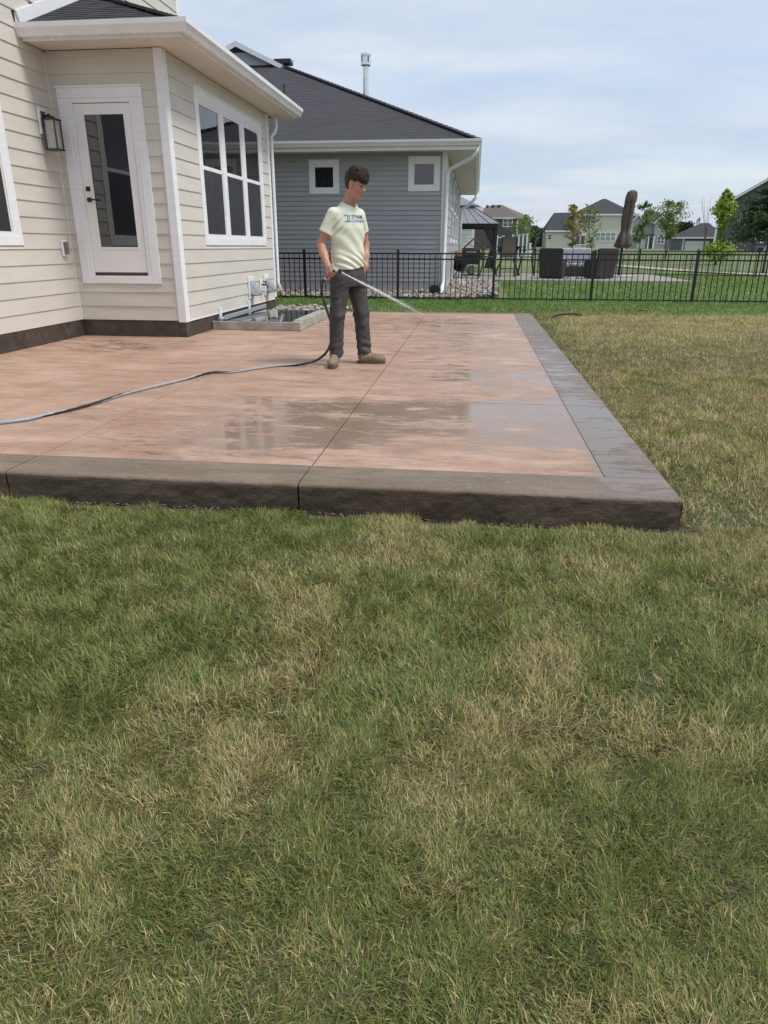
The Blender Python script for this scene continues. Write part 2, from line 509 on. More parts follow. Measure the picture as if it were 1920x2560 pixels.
def siding(parent, O, u, n, length, z0, z1, expo, openings=(), mats=None, name='siding_board', tb=.02, tt=.007, lap=.02, seam=0, clip=None):
    O = Vector(O); U = Vector(u); off = OFF[parent]
    z = z0; row = 0
    while z < z1 - .02:
        e = min(expo, z1 - z)
        lp = lap if z + e + lap <= z1 + .001 else 0
        segs = [(0., length)]
        if clip:
            segs = [clip(z, e)] if clip(z, e) else []
        extra = []
        for (a, bq, c, d) in openings:
            if d > z + .01 and c < z + e - .01:
                ns = []
                for s0, s1 in segs:
                    if bq <= s0 or a >= s1:
                        ns.append((s0, s1)); continue
                    if a > s0: ns.append((s0, a))
                    if bq < s1: ns.append((bq, s1))
                segs = ns
                if c > z + .015: extra.append((a, bq, z, c - z))
                if d < z + e - .015: extra.append((a, bq, d + .022, z + e - d - .022))
        for a, bq, zz, ee in extra:
            if ee > .012:
                o = bpy.data.objects.new(name, board_mesh((tuple(u), tuple(n), tb), u, n, bq - a, ee, lp if zz > z else 0, tb, tt, mats[0]))
                link(o, parent)
                o.location = O + U * a + Vector((0, 0, zz)) - off
        for s0, s1 in segs:
            if s1 - s0 < .015:
                continue
            parts = [(s0, s1)]
            if seam and s1 - s0 > 2.4 and R.random() < seam:
                c = s0 + (s1 - s0) * R.uniform(.3, .7); parts = [(s0, c - .0015), (c + .0015, s1)]
            for a, bq in parts:
                mt = R.choice(mats)
                o = bpy.data.objects.new(name, board_mesh((tuple(u), tuple(n), tb), u, n, bq - a, e, lp, tb, tt, mt))
                link(o, parent)
                o.location = O + U * a + Vector((0, 0, z)) - off
        z += expo; row += 1

# ------------------------------------------------------------------ near house (beige)
XL, YD, XR, YF = -5.42, 9.5, -3.91, 14.12
house = thing('beige_house', 'cream lap sided house with white trim and glazed back door beside the patio', 'house', (XL, YD, 0))
Zt = 6.6
YN = 3.0
mb = MB(); mb.box(XL - 7, XL, YN, YF, -.3, Zt); mb.build('wall', M['core'], house)
MB().box(XL - .02, XR, YD, YF, -.3, 3.42).build('bump_out_wall', M['core'], house)
# foundation strip
mb = MB(); mb.box(XL, XL + .012, YN, YD - .012, -.1, .215); mb.box(XL, XR + .012, YD - .012, YD, -.1, .215); mb.box(XR, XR + .012, YD, YF, -.1, .215)
mb.build('foundation', M['foundation'], house)
EX = .184
sm = [M['siding'], M['siding2']]
# left wall (faces +X): u along +Y from YN
lw0, lw1, lz0, lz1 = 6.1, 8.41, 1.18, 3.22
rooflo = lambda y: 3.56 + .43 * (y - 9.05)
def clipL(z, e):
    if z > 3.36:          # above the bump-out roof
        y_end = 9.05 + (z - 3.60) / .43
        return (0, min(YF - YN, max(YD - YN - .02 if z < 3.6 else 0, y_end - YN))) if y_end < 11 else (0, YF - YN - .1)
    return (0, YD - YN - .02)
siding(house, (XL, YN, 0), (0, 1, 0), (1, 0, 0), YF - YN, .22, Zt, EX, [(lw0 - YN, lw1 - YN, lz0, lz1)], sm, seam=.5, clip=clipL)
# door wall (faces -Y)
dx0, dx1, dz0, dz1 = -5.305, -4.19, .70, 3.02
siding(house, (XL + .02, YD, 0), (1, 0, 0), (0, -1, 0), -3.995 - XL - .02, .222, 3.42, EX, [(dx0 - XL - .02, dx1 - XL - .02, dz0, dz1)], sm)
# bump-out window wall (faces +X)
wy0, wy1, wz0, wz1 = 10.46, 13.63, 1.19, 3.2
siding(house, (XR, YD + .1, 0), (0, 1, 0), (1, 0, 0), YF - YD - .2, .222, 3.42, EX, [(wy0 - YD - .1, wy1 - YD - .1, wz0, wz1)], sm)
# trims
MB().box(-3.995, -3.885, YD - .028, YD + .002, .2, 3.42).build('corner_board', M['trim'], house, bevel=.003)
MB().box(XR - .002, XR + .028, YD - .0, YD + .1, .2, 3.42).build('corner_board', M['trim'], house, bevel=.003)
MB().box(XR - .002, XR + .028, YF - .1, YF + .02, .24, 3.42).build('corner_board', M['trim'], house, bevel=.003)
MB().box(XL + .003, XL + .028, YD - .03, YD - .003, .22, 3.4).build('corner_bead', M['soffit'], house)
MB().box(XL - .002, XL + .028, YF - .12, YF + .02, 3.9, Zt).build('corner_board', M['trim'], house, bevel=.003)
MB().box(XR + .003, XR + .025, YD + .1, YF - .1, .205, .222).build('starter_strip', M['trim'], house)
# door: casing, jamb, slab
tw = .115
mb = MB()
mb.box(dx0, dx0 + tw, YD - .03, YD, dz0, dz1 - tw); mb.box(dx1 - tw, dx1, YD - .03, YD, dz0, dz1 - tw)
mb.box(dx0 - .0, dx1 + .0, YD - .032, YD, dz1 - tw, dz1); mb.box(dx0 + tw, dx1 - tw, YD - .028, YD, dz0, dz0 + .1)
mb.box(dx0 - .012, dx1 + .012, YD - .045, YD, dz1, dz1 + .022)
mb.build('door_casing', M['trim'], house, bevel=.003)
ix0, ix1, iz0, iz1 = dx0 + tw, dx1 - tw, dz0 + .1, dz1 - tw
mb = MB()
mb.box(ix0, ix0 + .05, YD - .022, YD + .004, iz0, iz1); mb.box(ix1 - .05, ix1, YD - .022, YD + .004, iz0, iz1); mb.box(ix0 + .05, ix1 - .05, YD - .022, YD + .004, iz1 - .05, iz1)
mb.box(ix0 + .05, ix0 + .066, YD - .012, YD + .006, iz0, iz1 - .05); mb.box(ix1 - .066, ix1 - .05, YD - .012, YD + .006, iz0, iz1 - .05)
mb.build('door_jamb', M['trim'], house, bevel=.002)
sx0, sx1, sz0, sz1 = ix0 + .07, ix1 - .07, iz0 + .045, iz1 - .058
gx0, gx1, gz0, gz1 = sx0 + .125, sx1 - .085, sz0 + .31, sz1 - .115
MB().box(ix0 + .05, ix1 - .05, YD - .008, YD + .01, iz0 - .0, iz0 + .03).build('threshold', M['bronze'], house)
mb = MB()
for a in ((sx0, gx0, sz0, sz1), (gx1, sx1, sz0, sz1), (gx0, gx1, sz0, gz0), (gx0, gx1, gz1, sz1)):
    mb.box(a[0], a[1], YD - .006, YD + .012, a[2], a[3])
dr = mb.build('door', M['door'], house)
mb = MB()
for a in ((gx0 - .018, gx0 + .008, gz0 - .018, gz1 + .018), (gx1 - .008, gx1 + .018, gz0 - .018, gz1 + .018), (gx0 + .008, gx1 - .008, gz0 - .018, gz0 + .008), (gx0 + .008, gx1 - .008, gz1 - .008, gz1 + .018)):
    mb.box(a[0], a[1], YD - .011, YD - .005, a[2], a[3])
mb.build('glazing_bead', M['door'], dr, bevel=.002)
MB().box(gx0, gx1, YD - .002, YD + .008, gz0, gz1).build('pane', M['glass'], dr)
mb = MB(); mb.box(sx0 + .03, sx0 + .085, YD - .022, YD - .004, 1.845, 1.9); mb.box(sx0 + .045, sx0 + .07, YD - .034, YD - .02, 1.86, 1.885)
mb.build('deadbolt', M['black'], dr, bevel=.002)
mb = MB(); mb.box(sx0 + .03, sx0 + .085, YD - .02, YD - .004, 1.715, 1.77); mb.tube([(sx0 + .057, YD - .018, 1.742), (sx0 + .057, YD - .06, 1.742)], .011)
mb.box(sx0 + .047, sx0 + .175, YD - .068, YD - .053, 1.733, 1.751)
mb.build('handle', M['black'], dr, bevel=.002)

# windows on walls facing +X
def hung_window(parent, X, y0, y1, z0, z1, zm, screen=True):
    f = .045
    mb = MB()
    for a in ((y0, y0 + f, z0, z1), (y1 - f, y1, z0, z1), (y0 + f, y1 - f, z0, z0 + f), (y0 + f, y1 - f, z1 - f, z1)):
        mb.box(X + .002, X + .022, *a)
    w_ = mb.build('window', M['trim'], parent, bevel=.003)
    mb = MB(); s = .032
    Y0, Y1 = y0 + f, y1 - f
    for a in ((Y0, Y0 + s, zm, z1 - f), (Y1 - s, Y1, zm, z1 - f), (Y0 + s, Y1 - s, zm, zm + .05), (Y0 + s, Y1 - s, z1 - f - s, z1 - f)):
        mb.box(X - .01, X + .012, *a)
    mb.build('upper_sash', M['trim'], w_, bevel=.002)
    MB().box(X - .008, X + .002, Y0 + s, Y1 - s, zm + .05, z1 - f - s).build('pane', M['glass'], w_)
    mb = MB()
    for a in ((Y0, Y0 + s, z0 + f, zm), (Y1 - s, Y1, z0 + f, zm), (Y0 + s, Y1 - s, z0 + f, z0 + f + .03), (Y0 + s, Y1 - s, zm - .025, zm)):
        mb.box(X - .02, X + .002, *a)
    mb.build('lower_sash', M['trim'], w_, bevel=.002)
    MB().box(X - .02, X - .014, Y0 + s, Y1 - s, z0 + f + .03, zm - .025).build('pane', M['glass'], w_)
    if screen:
        mb = MB(); MB.box(mb, X + .003, X + .006, Y0 + .004, Y1 - .03, z0 + f + .004, zm - .006)
        mb.build('insect_screen', M['screen'], w_)
        MB().box(X + .003, X + .012, Y1 - .03, Y1 - .004, z0 + f + .004, zm - .006).build('screen_edge', M['soffit'], w_)
    return w_
def window_group(parent, X, y0, y1, z0, z1, n, zm, tr=.1, mull=.1):
    mb = MB()
    mb.box(X, X + .026, y0, y0 + tr, z0, z1); mb.box(X, X + .026, y1 - tr, y1, z0, z1)
    mb.box(X, X + .028, y0 + tr, y1 - tr, z1 - tr, z1); mb.box(X, X + .028, y0 + tr, y1 - tr, z0, z0 + tr)
    mb.box(X, X + .04, y0 - .012, y1 + .012, z1, z1 + .02)
    a0, a1 = y0 + tr, y1 - tr
    wd = (a1 - a0 - mull * (n - 1)) / n
    for i in range(n - 1):
        yq = a0 + (i + 1) * wd + i * mull
        mb.box(X, X + .0255, yq, yq + mull, z0 + tr, z1 - tr)
    mb.build('window_casing', M['trim'], parent, bevel=.003)
    for i in range(n):
        yq = a0 + i * (wd + mull)
        hung_window(parent, X, yq, yq + wd, z0 + tr, z1 - tr, zm)
window_group(house, XR, wy0, wy1, wz0, wz1, 3, 2.2, .105, .1)
window_group(house, XL, lw0, lw1, lz0, lz1, 2, 2.2, .105, .1)

# bump-out eave: soffit, fascia, gutter
GX, GY, GE = -3.46, 9.05, 14.58          # eave lines
ZE = 3.44
mb = MB()
yv = GY
# front soffit in narrow planks (joints in Y direction), side soffit planks run in X
x = XL + .03
k = 0
while x < XR + .0:
    x2 = min(x + .10, XR)
    MB().box(x + .002, x2 - .002, GY + .02, YD - .002, ZE - .012, ZE - .002).build('soffit_plank', M['soffit'], house)
    x = x2
y = GY + .02
while y < GE - .03:
    y2 = min(y + .10, GE - .02)
    MB().box(XR + .002, GX - .02, y + .002, y2 - .002, ZE - .012, ZE - .002).build('soffit_plank', M['soffit'], house)
    y = y2
MB().box(XL + .02, GX - .02, GY + .02, GE - .02, ZE, ZE + .03).build('soffit_backing', M['core'], house)
mb = MB()
mb.box(XL + .02, GX, GY + .0, GY + .02, ZE - .02, ZE + .14); mb.box(GX - .02, GX, GY + .02, GE, ZE - .02, ZE + .14); mb.box(XL + .02, GX - .02, GE - .02, GE, ZE - .02, ZE + .14)
mb.build('fascia', M['gutter'], house)
# K-style gutter: profile swept round the corner
prof = [(.0, .15), (.0, .02), (.07, .02), (.085, .05), (.10, .075), (.12, .10), (.125, .15), (.117, .15), (.112, .105), (.09, .08), (.075, .055), (.063, .03), (.006, .03), (.006, .15)]
vs, fs = [], []
path = [((XL - .06, GY), (0, -1)), ((GX, GY), (1, -1)), ((GX, GE + .06), (1, 0))]
for (px, py), (ox, oy) in path:
    for d, z in prof:
        vs.append((px + ox * d, py + oy * d, ZE - .01 + z))
q = len(prof)
for i in range(2):
    for j in range(q):
        fs.append((i * q + j, (i + 1) * q + j, (i + 1) * q + (j + 1) % q, i * q + (j + 1) % q))
fs.append(tuple(range(q))); fs.append(tuple(range(3 * q - 1, 2 * q - 1, -1)))
mb = MB(); mb.add(vs, fs); go = mb.build('gutter', M['gutter'], house)
bm = bmesh.new(); bm.from_mesh(go.data); bmesh.ops.recalc_face_normals(bm, faces=bm.faces); bm.to_mesh(go.data); bm.free()
# bump-out roof
PT = .43
zr = ZE + .13
apex = lambda d: zr + PT * d
A0 = (XL, GY - .03, zr); A1 = (GX + .03, GY - .03, zr); D_ = GX + .03 - XL
P1 = (XL, GY - .03 + D_, zr + PT * D_); P2 = (XL, GE + .03 - D_, zr + PT * D_); A2 = (GX + .03, GE + .03, zr); A3 = (XL, GE + .03, zr)
mb = MB()
mb.add([A0, A1, A2, A3, P1, P2], [(0, 1, 4), (1, 2, 5, 4), (2, 3, 5), (0, 4, 5, 3), (3, 2, 1, 0)])
roof = mb.build('roof', M['shingle_c'], house)
def tab_mesh(wd, ln, mat, slope_dir):
    me = bpy.data.meshes.new('shingle')
    s = Vector(slope_dir).normalized(); sd = Vector((1, 0, 0)) if abs(s.x) < .1 else Vector((0, 1, 0))
    nn = sd.cross(s); nn = nn if nn.z > 0 else -nn
    vs = []
    for a in (0, wd):
        for l, h0, h1 in ((0, .001, .012), (ln, 0, .003)):
            vs += [sd * a + s * l + nn * h0, sd * a + s * l + nn * h1]
    me.from_pydata([tuple(v) for v in vs], [], [(0, 1, 3, 2), (4, 6, 7, 5), (0, 4, 5, 1), (2, 3, 7, 6), (1, 5, 7, 3), (0, 2, 6, 4)])
    bm = bmesh.new(); bm.from_mesh(me); bmesh.ops.recalc_face_normals(bm, faces=bm.faces); bm.to_mesh(me); bm.free()
    me.materials.append(mat)
    return me
sd = Vector((0, 1, PT)).normalized()
tabs = [tab_mesh(wd_ - .004, .2, M[mm_], sd) for wd_ in (.16, .24) for mm_ in ('shingle', 'shingle_b', 'shingle_c')]
cnt = 0
for c in range(15):
    s = c * .135
    if s * sd.y > D_: break
    x = XL + .02; lim = GX + .03 - s * sd.y - .05
    while x < lim:
        wd_ = R.choice((.16, .24)); wd_i = 0 if wd_ == .16 else 1
        if x + wd_ < lim:
            o = bpy.data.objects.new('shingle', tabs[wd_i * 3 + R.randrange(3)])
            link(o, roof)
            o.location = Vector((x, GY - .03, zr)) + sd * s + Vector((0, 0, .001)) - OFF[house]
            cnt += 1
        x += wd_
sdx = Vector((-1, 0, PT)).normalized()
mb = MB()
for c in range(15):           # side slope: course strips
    s = c * .135
    y0_, y1_ = GY - .03 + s * sd.y + .05, GE + .03 - s * sd.y - .05
    if y1_ - y0_ < .2: break
    b0 = Vector((GX + .03, 0, zr)) + sdx * s
    mb.prism([b0 + Vector((0, y0_, .001)), b0 + Vector((0, y0_, .013)), b0 + sdx * .2 + Vector((0, y0_, .003)), b0 + sdx * .2 + Vector((0, y0_, .001))], (0, y1_ - y0_, 0))
o = mb.build('shingle_courses', M['shingle'], roof); o['kind'] = 'stuff'
mb = MB()
hv = Vector(P1) - Vector(A1)
for c in range(int(hv.length / .15)):
    a = Vector(A1) + hv * (c * .15 / hv.length); bq = a + hv.normalized() * .19
    mb.beam(a + Vector((0, 0, .02)), bq + Vector((0, 0, .006)), .2, .014)
mb.build('hip_cap', M['shingle_b'], roof)
MB().beam((XL + .02, GY - .03, zr + .085), (XL + .02, GY - .03 + D_, zr + PT * D_ + .085), .035, .13, up=(0, -PT, 1)).build('rake_trim', M['trim'], house)
mb = MB(); mb.add([(XL + .03, GY - .1, zr + .01), (XL + .05, GY - .12, zr + .13), (XL + .002, GY - .12, zr + .13), (XL + .002, GY - .06, zr)], [(0, 1, 2, 3)])
mb.build('kickout_flashing', M['bronze'], house)
# downspout at the far end of the bump-out
mb = MB(); mb.tube([(XR + .16, YF + .07, ZE - .01), (XR + .16, YF + .07, ZE - .22), (XR + .13, YF + .06, ZE - .3), (XR + .07, YF + .06, ZE - .36), (XR + .06, YF + .06, ZE - .5), (XR + .06, YF + .06, .5), (XR + .12, YF + .06, .35)], .03, 8)
mb.build('downspout', M['gutter'], house, smooth=True)

# things on the near house
lt = thing('wall_lantern', 'black and bronze lantern with seeded glass on white block by the back door', 'lantern', (XL + .025, 9.2, 2.5))
MB().box(XL + .02, XL + .045, 9.13, 9.28, 2.47, 2.76).build('mounting_block', M['trim'], lt, bevel=.003)
mb = MB(); mb.box(XL + .045, XL + .06, 9.165, 9.245, 2.55, 2.72); mb.tube([(XL + .06, 9.205, 2.66), (XL + .13, 9.205, 2.69), (XL + .15, 9.205, 2.65)], .014); mb.build('back_plate', M['black'], lt)
cx_, cy_ = XL + .15, 9.205
mb = MB(); mb.box(cx_ - .085, cx_ + .085, cy_ - .085, cy_ + .085, 2.625, 2.64); mb.box(cx_ - .03, cx_ + .03, cy_ - .03, cy_ + .03, 2.64, 2.67); mb.build('roof_plate', M['black'], lt)
MB().box(cx_ - .085, cx_ + .085, cy_ - .085, cy_ + .085, 2.29, 2.306).build('base_plate', M['black'], lt)
for sx in (-1, 1):
    for sy in (-1, 1):
        MB().box(cx_ + sx * .07 - .007, cx_ + sx * .07 + .007, cy_ + sy * .07 - .007, cy_ + sy * .07 + .007, 2.306, 2.625).build('corner_post', M['bronze'], lt)
MB().box(cx_ - .06, cx_ + .06, cy_ - .06, cy_ + .06, 2.307, 2.624).build('glass_shade', M['frost'], lt)
ob = thing('outlet_box', 'small white weatherproof outlet box low on the wall left of the door', 'outlet', (XL + .02, 9.27, 1.06))
MB().box(XL + .02, XL + .04, 9.215, 9.325, 1.05, 1.25).build('base', M['trim'], ob, bevel=.003)
MB().box(XL + .04, XL + .075, 9.245, 9.31, 1.075, 1.225).build('cover', M['core'], ob, bevel=.004)
for nm, yy0, lab in (('dryer_vent', 12.48, 'galvanised vent hood on cream siding, the nearer one'), ('dryer_vent', 13.45, 'galvanised vent hood beside the spigot near the far corner')):
    v_ = thing(nm, lab, 'vent', (XR + .02, yy0, .34), 'vent hoods on the bump-out')
    MB().box(XR + .02, XR + .04, yy0 - .15, yy0 + .15, .32, .68).build('mounting_block', M['trim'], v_, bevel=.003)
    mb = MB(); mb.prism([(XR + .04, yy0 - .1, .62), (XR + .04, yy0 - .1, .40), (XR + .19, yy0 - .1, .37), (XR + .205, yy0 - .1, .42)], (0, .2, 0))
    mb.build('hood', M['galv'], v_, bevel=.004)
    MB().box(XR + .06, XR + .18, yy0 - .085, yy0 + .085, .368, .374).build('flap', M['core'], v_)
sg = thing('spigot', 'brass outdoor spigot on a white block between the vent hoods', 'spigot', (XR + .02, 13.1, .5))
MB().box(XR + .02, XR + .038, 13.02, 13.18, .42, .61).build('mounting_block', M['trim'], sg, bevel=.003)
mb = MB(); mb.tube([(XR + .03, 13.1, .52), (XR + .12, 13.1, .52), (XR + .15, 13.1, .49), (XR + .155, 13.1, .45)], .014); mb.build('tap_body', M['bronze'], sg)
mb = MB(); mb.tube([(XR + .11, 13.1, .53), (XR + .11, 13.1, .575)], .008); mb.tube([(XR + .11, 13.06, .575), (XR + .11, 13.14, .575)], .012); mb.build('handle', M['black'], sg)

# ------------------------------------------------------------------ window well with standing water
M['oldconc'] = pm('weathered concrete', (.34, .32, .27), .75, .2, 5, .4, 50, dirt=((.055, .05, .045), 3.2, .85))
well = thing('window_well', 'weathered concrete window well brimming with still water against the house', 'window well', (-3.15, 11.4, 0))
wx0, wx1, wy0_, wy1_ = XR + .015, -2.53, 10.46, 12.45
for a in ((wx0, wx1, wy0_, wy0_ + .13), (wx1 - .15, wx1, wy0_ + .13, 11.2), (wx1 - .15, wx1, 11.2, wy1_), (wx0, wx1 - .15, wy1_ - .13, wy1_)):
    MB().box(a[0] + .0015, a[1] - .0015, a[2] + .0015, a[3] - .0015, .0, .145 if a[0] > wx0 else .128).build('curb', M['oldconc'], well, bevel=.012)
mt, t, b = newmat('still water')
p = pos(t)
t.links.new(mixc(t, noise(t, p, 2, 3), (.02, .022, .02), (.05, .048, .04)), b.inputs['Base Color'])
b.inputs['Roughness'].default_value = .02; b.inputs['IOR'].default_value = 1.5
bn = node(t, 'ShaderNodeBump', {'Height': noise(t, p, 5, 2), 'Strength': .03, 'Distance': .02}); t.links.new(bn.outputs[0], b.inputs['Normal'])
M['water'] = mt
MB().box(wx0 + .03, wx1 - .14, wy0_ + .012, wy1_ - .02, .02, .134).build('water', M['water'], well)
ch = MB(); ch.prism([(-3.82, 10.52, .15), (-3.70, 10.52, .142), (-3.70, 10.52, .195), (-3.715, 10.52, .2), (-3.72, 10.52, .155), (-3.815, 10.52, .163)], (.08, 1.95, .03))
o = ch.build('metal_channel', M['galv'], at=(-3.75, 11.5, .15)); tag(o, 'blue grey metal channel lying along the edge of the window well', 'metal strip')
for yq, lab in ((10.8, 'white stub bracket above the near end of the metal channel'), (12.28, 'white stub bracket above the far end of the metal channel')):
    o = MB().box(XR + .02, XR + .05, yq - .04, yq + .04, .12, .30).build('wall_bracket', M['trim'], at=(XR + .03, yq, .12), bevel=.003); tag(o, lab, 'bracket', 'brackets over the window well')

# ------------------------------------------------------------------ neighbour's grey house
M['gsid'] = pm('grey vinyl', (.375, .375, .382), .5, .05, 1, .06, 40, stretch=(1, 1, 6))
M['gsid2'] = pm('grey vinyl b', (.36, .36, .367), .5, .05, 1, .06, 40, stretch=(1, 1, 6))
M['frame_lead'] = pm('lead came', (.12, .125, .13), .5, .1, 9)
M['concrete'] = pm('pale concrete', (.42, .41, .385), .85, .1, 3, .3, 40, dirt=((.25, .24, .22), 2, .4))
def course_mat(name, c, row, wid=.3):
    mt, t, b = newmat(name)
    p = pos(t)
    s = node(t, 'ShaderNodeSeparateXYZ', {0: p})
    v = node(t, 'ShaderNodeCombineXYZ', {0: math_n(t, 'ADD', s.outputs[0], s.outputs[1]), 1: s.outputs[2]}).outputs[0]
    br = node(t, 'ShaderNodeTexBrick', {'Vector': v, 'Color1': (*[x * .82 for x in c], 1), 'Color2': (*[x * 1.18 for x in c], 1), 'Mortar': (*[x * .7 for x in c], 1), 'Scale': 1, 'Mortar Size': .0035, 'Brick Width': wid, 'Row Height': row, 'Bias': 0}, offset=.37, squash=1)
    k = mixc(t, maprange(t, noise(t, p, 70, 3), .3, .7, 0, .5), br.outputs[0], tuple(x * .9 for x in c))
    k = mixc(t, maprange(t, noise(t, p, .7, 4), .35, .7, 0, .3), k, tuple(x * 1.35 for x in c))
    t.links.new(k, b.inputs['Base Color']); b.inputs['Roughness'].default_value = .92
    bn = node(t, 'ShaderNodeBump', {'Height': noise(t, p, 200, 2), 'Strength': .4, 'Distance': .01}); t.links.new(bn.outputs[0], b.inputs['Normal'])
    return mt
NX, NY, NB = -.8, 19.0, 34.0
EXr, EYf = -.1, 18.45
nh = thing('grey_house', 'grey vinyl sided house with charcoal hip roof standing behind the fence', 'house', (NX, NY, 0))
MB().box(-14.4, NX, NY, NB, -.2, 3.36).build('wall', M['core'], nh)
mb = MB(); mb.box(-14.4, NX + .006, NY - .006, NY, -.2, .345); mb.box(NX, NX + .006, NY, NB, -.2, .345); mb.build('foundation', M['concrete'], nh)
sw = [(-4.23, -3.47, 2.41, 3.17), (-1.74, -.96, 2.46, 3.22)]
gm = [M['gsid'], M['gsid2']]
siding(nh, (-9.0, NY, 0), (1, 0, 0), (0, -1, 0), NX - .1 + 9.0, .34, 3.36, .1125, [(a + 9.0, bq + 9.0, c, d) for a, bq, c, d in sw], gm, tb=.026, tt=.004, lap=.012)
rwins = [(22.3, 24.0, 1.3, 3.22), (25.2, 27.2, 1.3, 3.22), (28.6, 30.2, 1.3, 3.22)]
siding(nh, (NX, NY + .1, 0), (0, 1, 0), (1, 0, 0), NB - NY - .1, .34, 3.36, .1125 * 2, [(a - NY - .1, bq - NY - .1, c, d) for a, bq, c, d in rwins], gm, tb=.018, tt=.004, lap=.012)
MB().box(NX - .105, NX + .024, NY - .024, NY + .0, .3, 3.36).build('corner_board', M['trim'], nh)
MB().box(NX, NX + .024, NY + .001, NY + .1, .3, 3.36).build('corner_board', M['trim'], nh)
for (a, bq, c, d) in sw:
    mb = MB(); tr = .10
    mb.box(a, a + tr, NY - .03, NY, c, d); mb.box(bq - tr, bq, NY - .03, NY, c, d); mb.box(a + tr, bq - tr, NY - .03, NY, c, c + tr); mb.box(a + tr, bq - tr, NY - .03, NY, d - tr, d)
    mb.box(a - .01, bq + .01, NY - .04, NY, d, d + .02)
    wi = mb.build('window', M['trim'], nh, bevel=.003)
    s = .05; a2, b2, c2, d2 = a + tr, bq - tr, c + tr, d - tr
    mb = MB(); mb.box(a2, a2 + s, NY - .02, NY + .002, c2, d2); mb.box(b2 - s, b2, NY - .02, NY + .002, c2, d2); mb.box(a2 + s, b2 - s, NY - .02, NY + .002, c2, c2 + s); mb.box(a2 + s, b2 - s, NY - .02, NY + .002, d2 - s, d2)
    mb.build('sash', M['trim'], wi)
    MB().box(a2 + s, b2 - s, NY - .006, NY, c2 + s, d2 - s).build('pane', M['glass'], wi)
    mb = MB(); A, B_, Cc, Dd = a2 + s, b2 - s, c2 + s, d2 - s
    for i in range(6):
        x0 = A + (B_ - A) * (i + .5) / 6
        zz = [Cc + (Dd - Cc) * j / 6 for j in range(7)]
        pth = [(x0 + (.03 if j % 2 else -.03) * (0 if 2 < j < 5 else 1), NY - .008, z) for j, z in enumerate(zz)]
        mb.tube(pth, .0022, 4)
    mb.build('leading', M['frame_lead'], wi)
for (a, bq, c, d) in rwins:
    mb = MB(); tr = .1
    mb.box(NX, NX + .03, a, a + tr, c, d); mb.box(NX, NX + .03, bq - tr, bq, c, d); mb.box(NX, NX + .03, a + tr, bq - tr, c, c + tr); mb.box(NX, NX + .03, a + tr, bq - tr, d - tr, d); mb.box(NX, NX + .028, a + tr, bq - tr, 2.2, 2.28)
    wi = mb.build('window', M['trim'], nh)
    MB().box(NX, NX + .008, a + tr, bq - tr, c + tr, d - tr).build('pane', M['glass'], wi)
# roof
PG = .47; ze = 3.52; D2 = 6.2
RX = -7.6
xl = 2 * RX - EXr
gy_ = EYf + D2; gz_ = ze + PG * D2; pz = ze + PG * (EXr - RX)
mb = MB()
V = [(xl, EYf, ze), (EXr, EYf, ze), (EXr, NB + .5, ze), (xl, NB + .5, ze), (EXr - D2, gy_, gz_), (xl + D2, gy_, gz_), (RX, gy_ - .3, pz), (RX, NB + .5, pz), (EXr - D2 + .12, gy_ - .3, gz_ - .06), (xl + D2 - .12, gy_ - .3, gz_ - .06)]
mb.add(V, [(0, 1, 4, 5), (1, 2, 7, 6, 8, 4), (3, 0, 5, 9, 6, 7), (5, 4, 6), (2, 3, 7), (0, 3, 2, 1)])
M['courses'] = course_mat('charcoal courses', (.05, .051, .056), .0605, .33)
nroof = mb.build('roof', M['courses'], nh)
sg_ = Vector((0, 1, PG)).normalized()
mb = MB(); c = 0
while c * .1425 * sg_.y < D2 - .1:
    s = c * .1425
    b0 = Vector((0, EYf - .02, ze + .002)) + sg_ * s
    x0_, x1_ = max(-9.5, xl + s * sg_.y), EXr - s * sg_.y - .03
    mb.prism([b0 + Vector((x0_, 0, 0)), b0 + Vector((x0_, 0, .009)), b0 + sg_ * .16 + Vector((x0_, 0, .003)), b0 + sg_ * .16 + Vector((x0_, 0, 0))], (x1_ - x0_, 0, 0))
    c += 1
o = mb.build('shingle_courses', M['courses'], nroof); o['kind'] = 'stuff'
mb = MB(); ha = Vector(V[1]); hb = Vector(V[4]); hv = hb - ha
for c in range(int(hv.length / .2)):
    a = ha + hv * (c * .2 / hv.length)
    mb.beam(a + Vector((0, 0, .035)), a + hv.normalized() * .24 + Vector((0, 0, .02)), .26, .016)
mb.build('hip_cap', M['shingle_b'], nroof)
# gablet trim
mb = MB()
pk = Vector((RX, gy_ - .31, pz)); rr = Vector((EXr - D2 + .25, gy_ - .31, gz_ - .1)); ll = Vector((xl + D2 - .25, gy_ - .31, gz_ - .1))
mb.beam(pk + Vector((0, 0, -.09)), rr + Vector((0, 0, -.09)), .05, .2, up=(0, -1, 0)) if False else None
for e in (rr, ll):
    dirv = (e - pk)
    mb.prism([pk, e, e + Vector((0, 0, -.13)), pk + Vector((0, 0, -.15))], (0, .05, 0))
mb.build('gable_rake', M['trim'], nroof)
mb = MB(); mb.prism([(RX - 1.2, gy_ - .16, gz_ - .02), (RX + 1.2, gy_ - .16, gz_ - .02), (RX, gy_ - .16, pz - .1)], (0, .1, 0)); mb.build('gable_siding', M['gsid'], nroof)
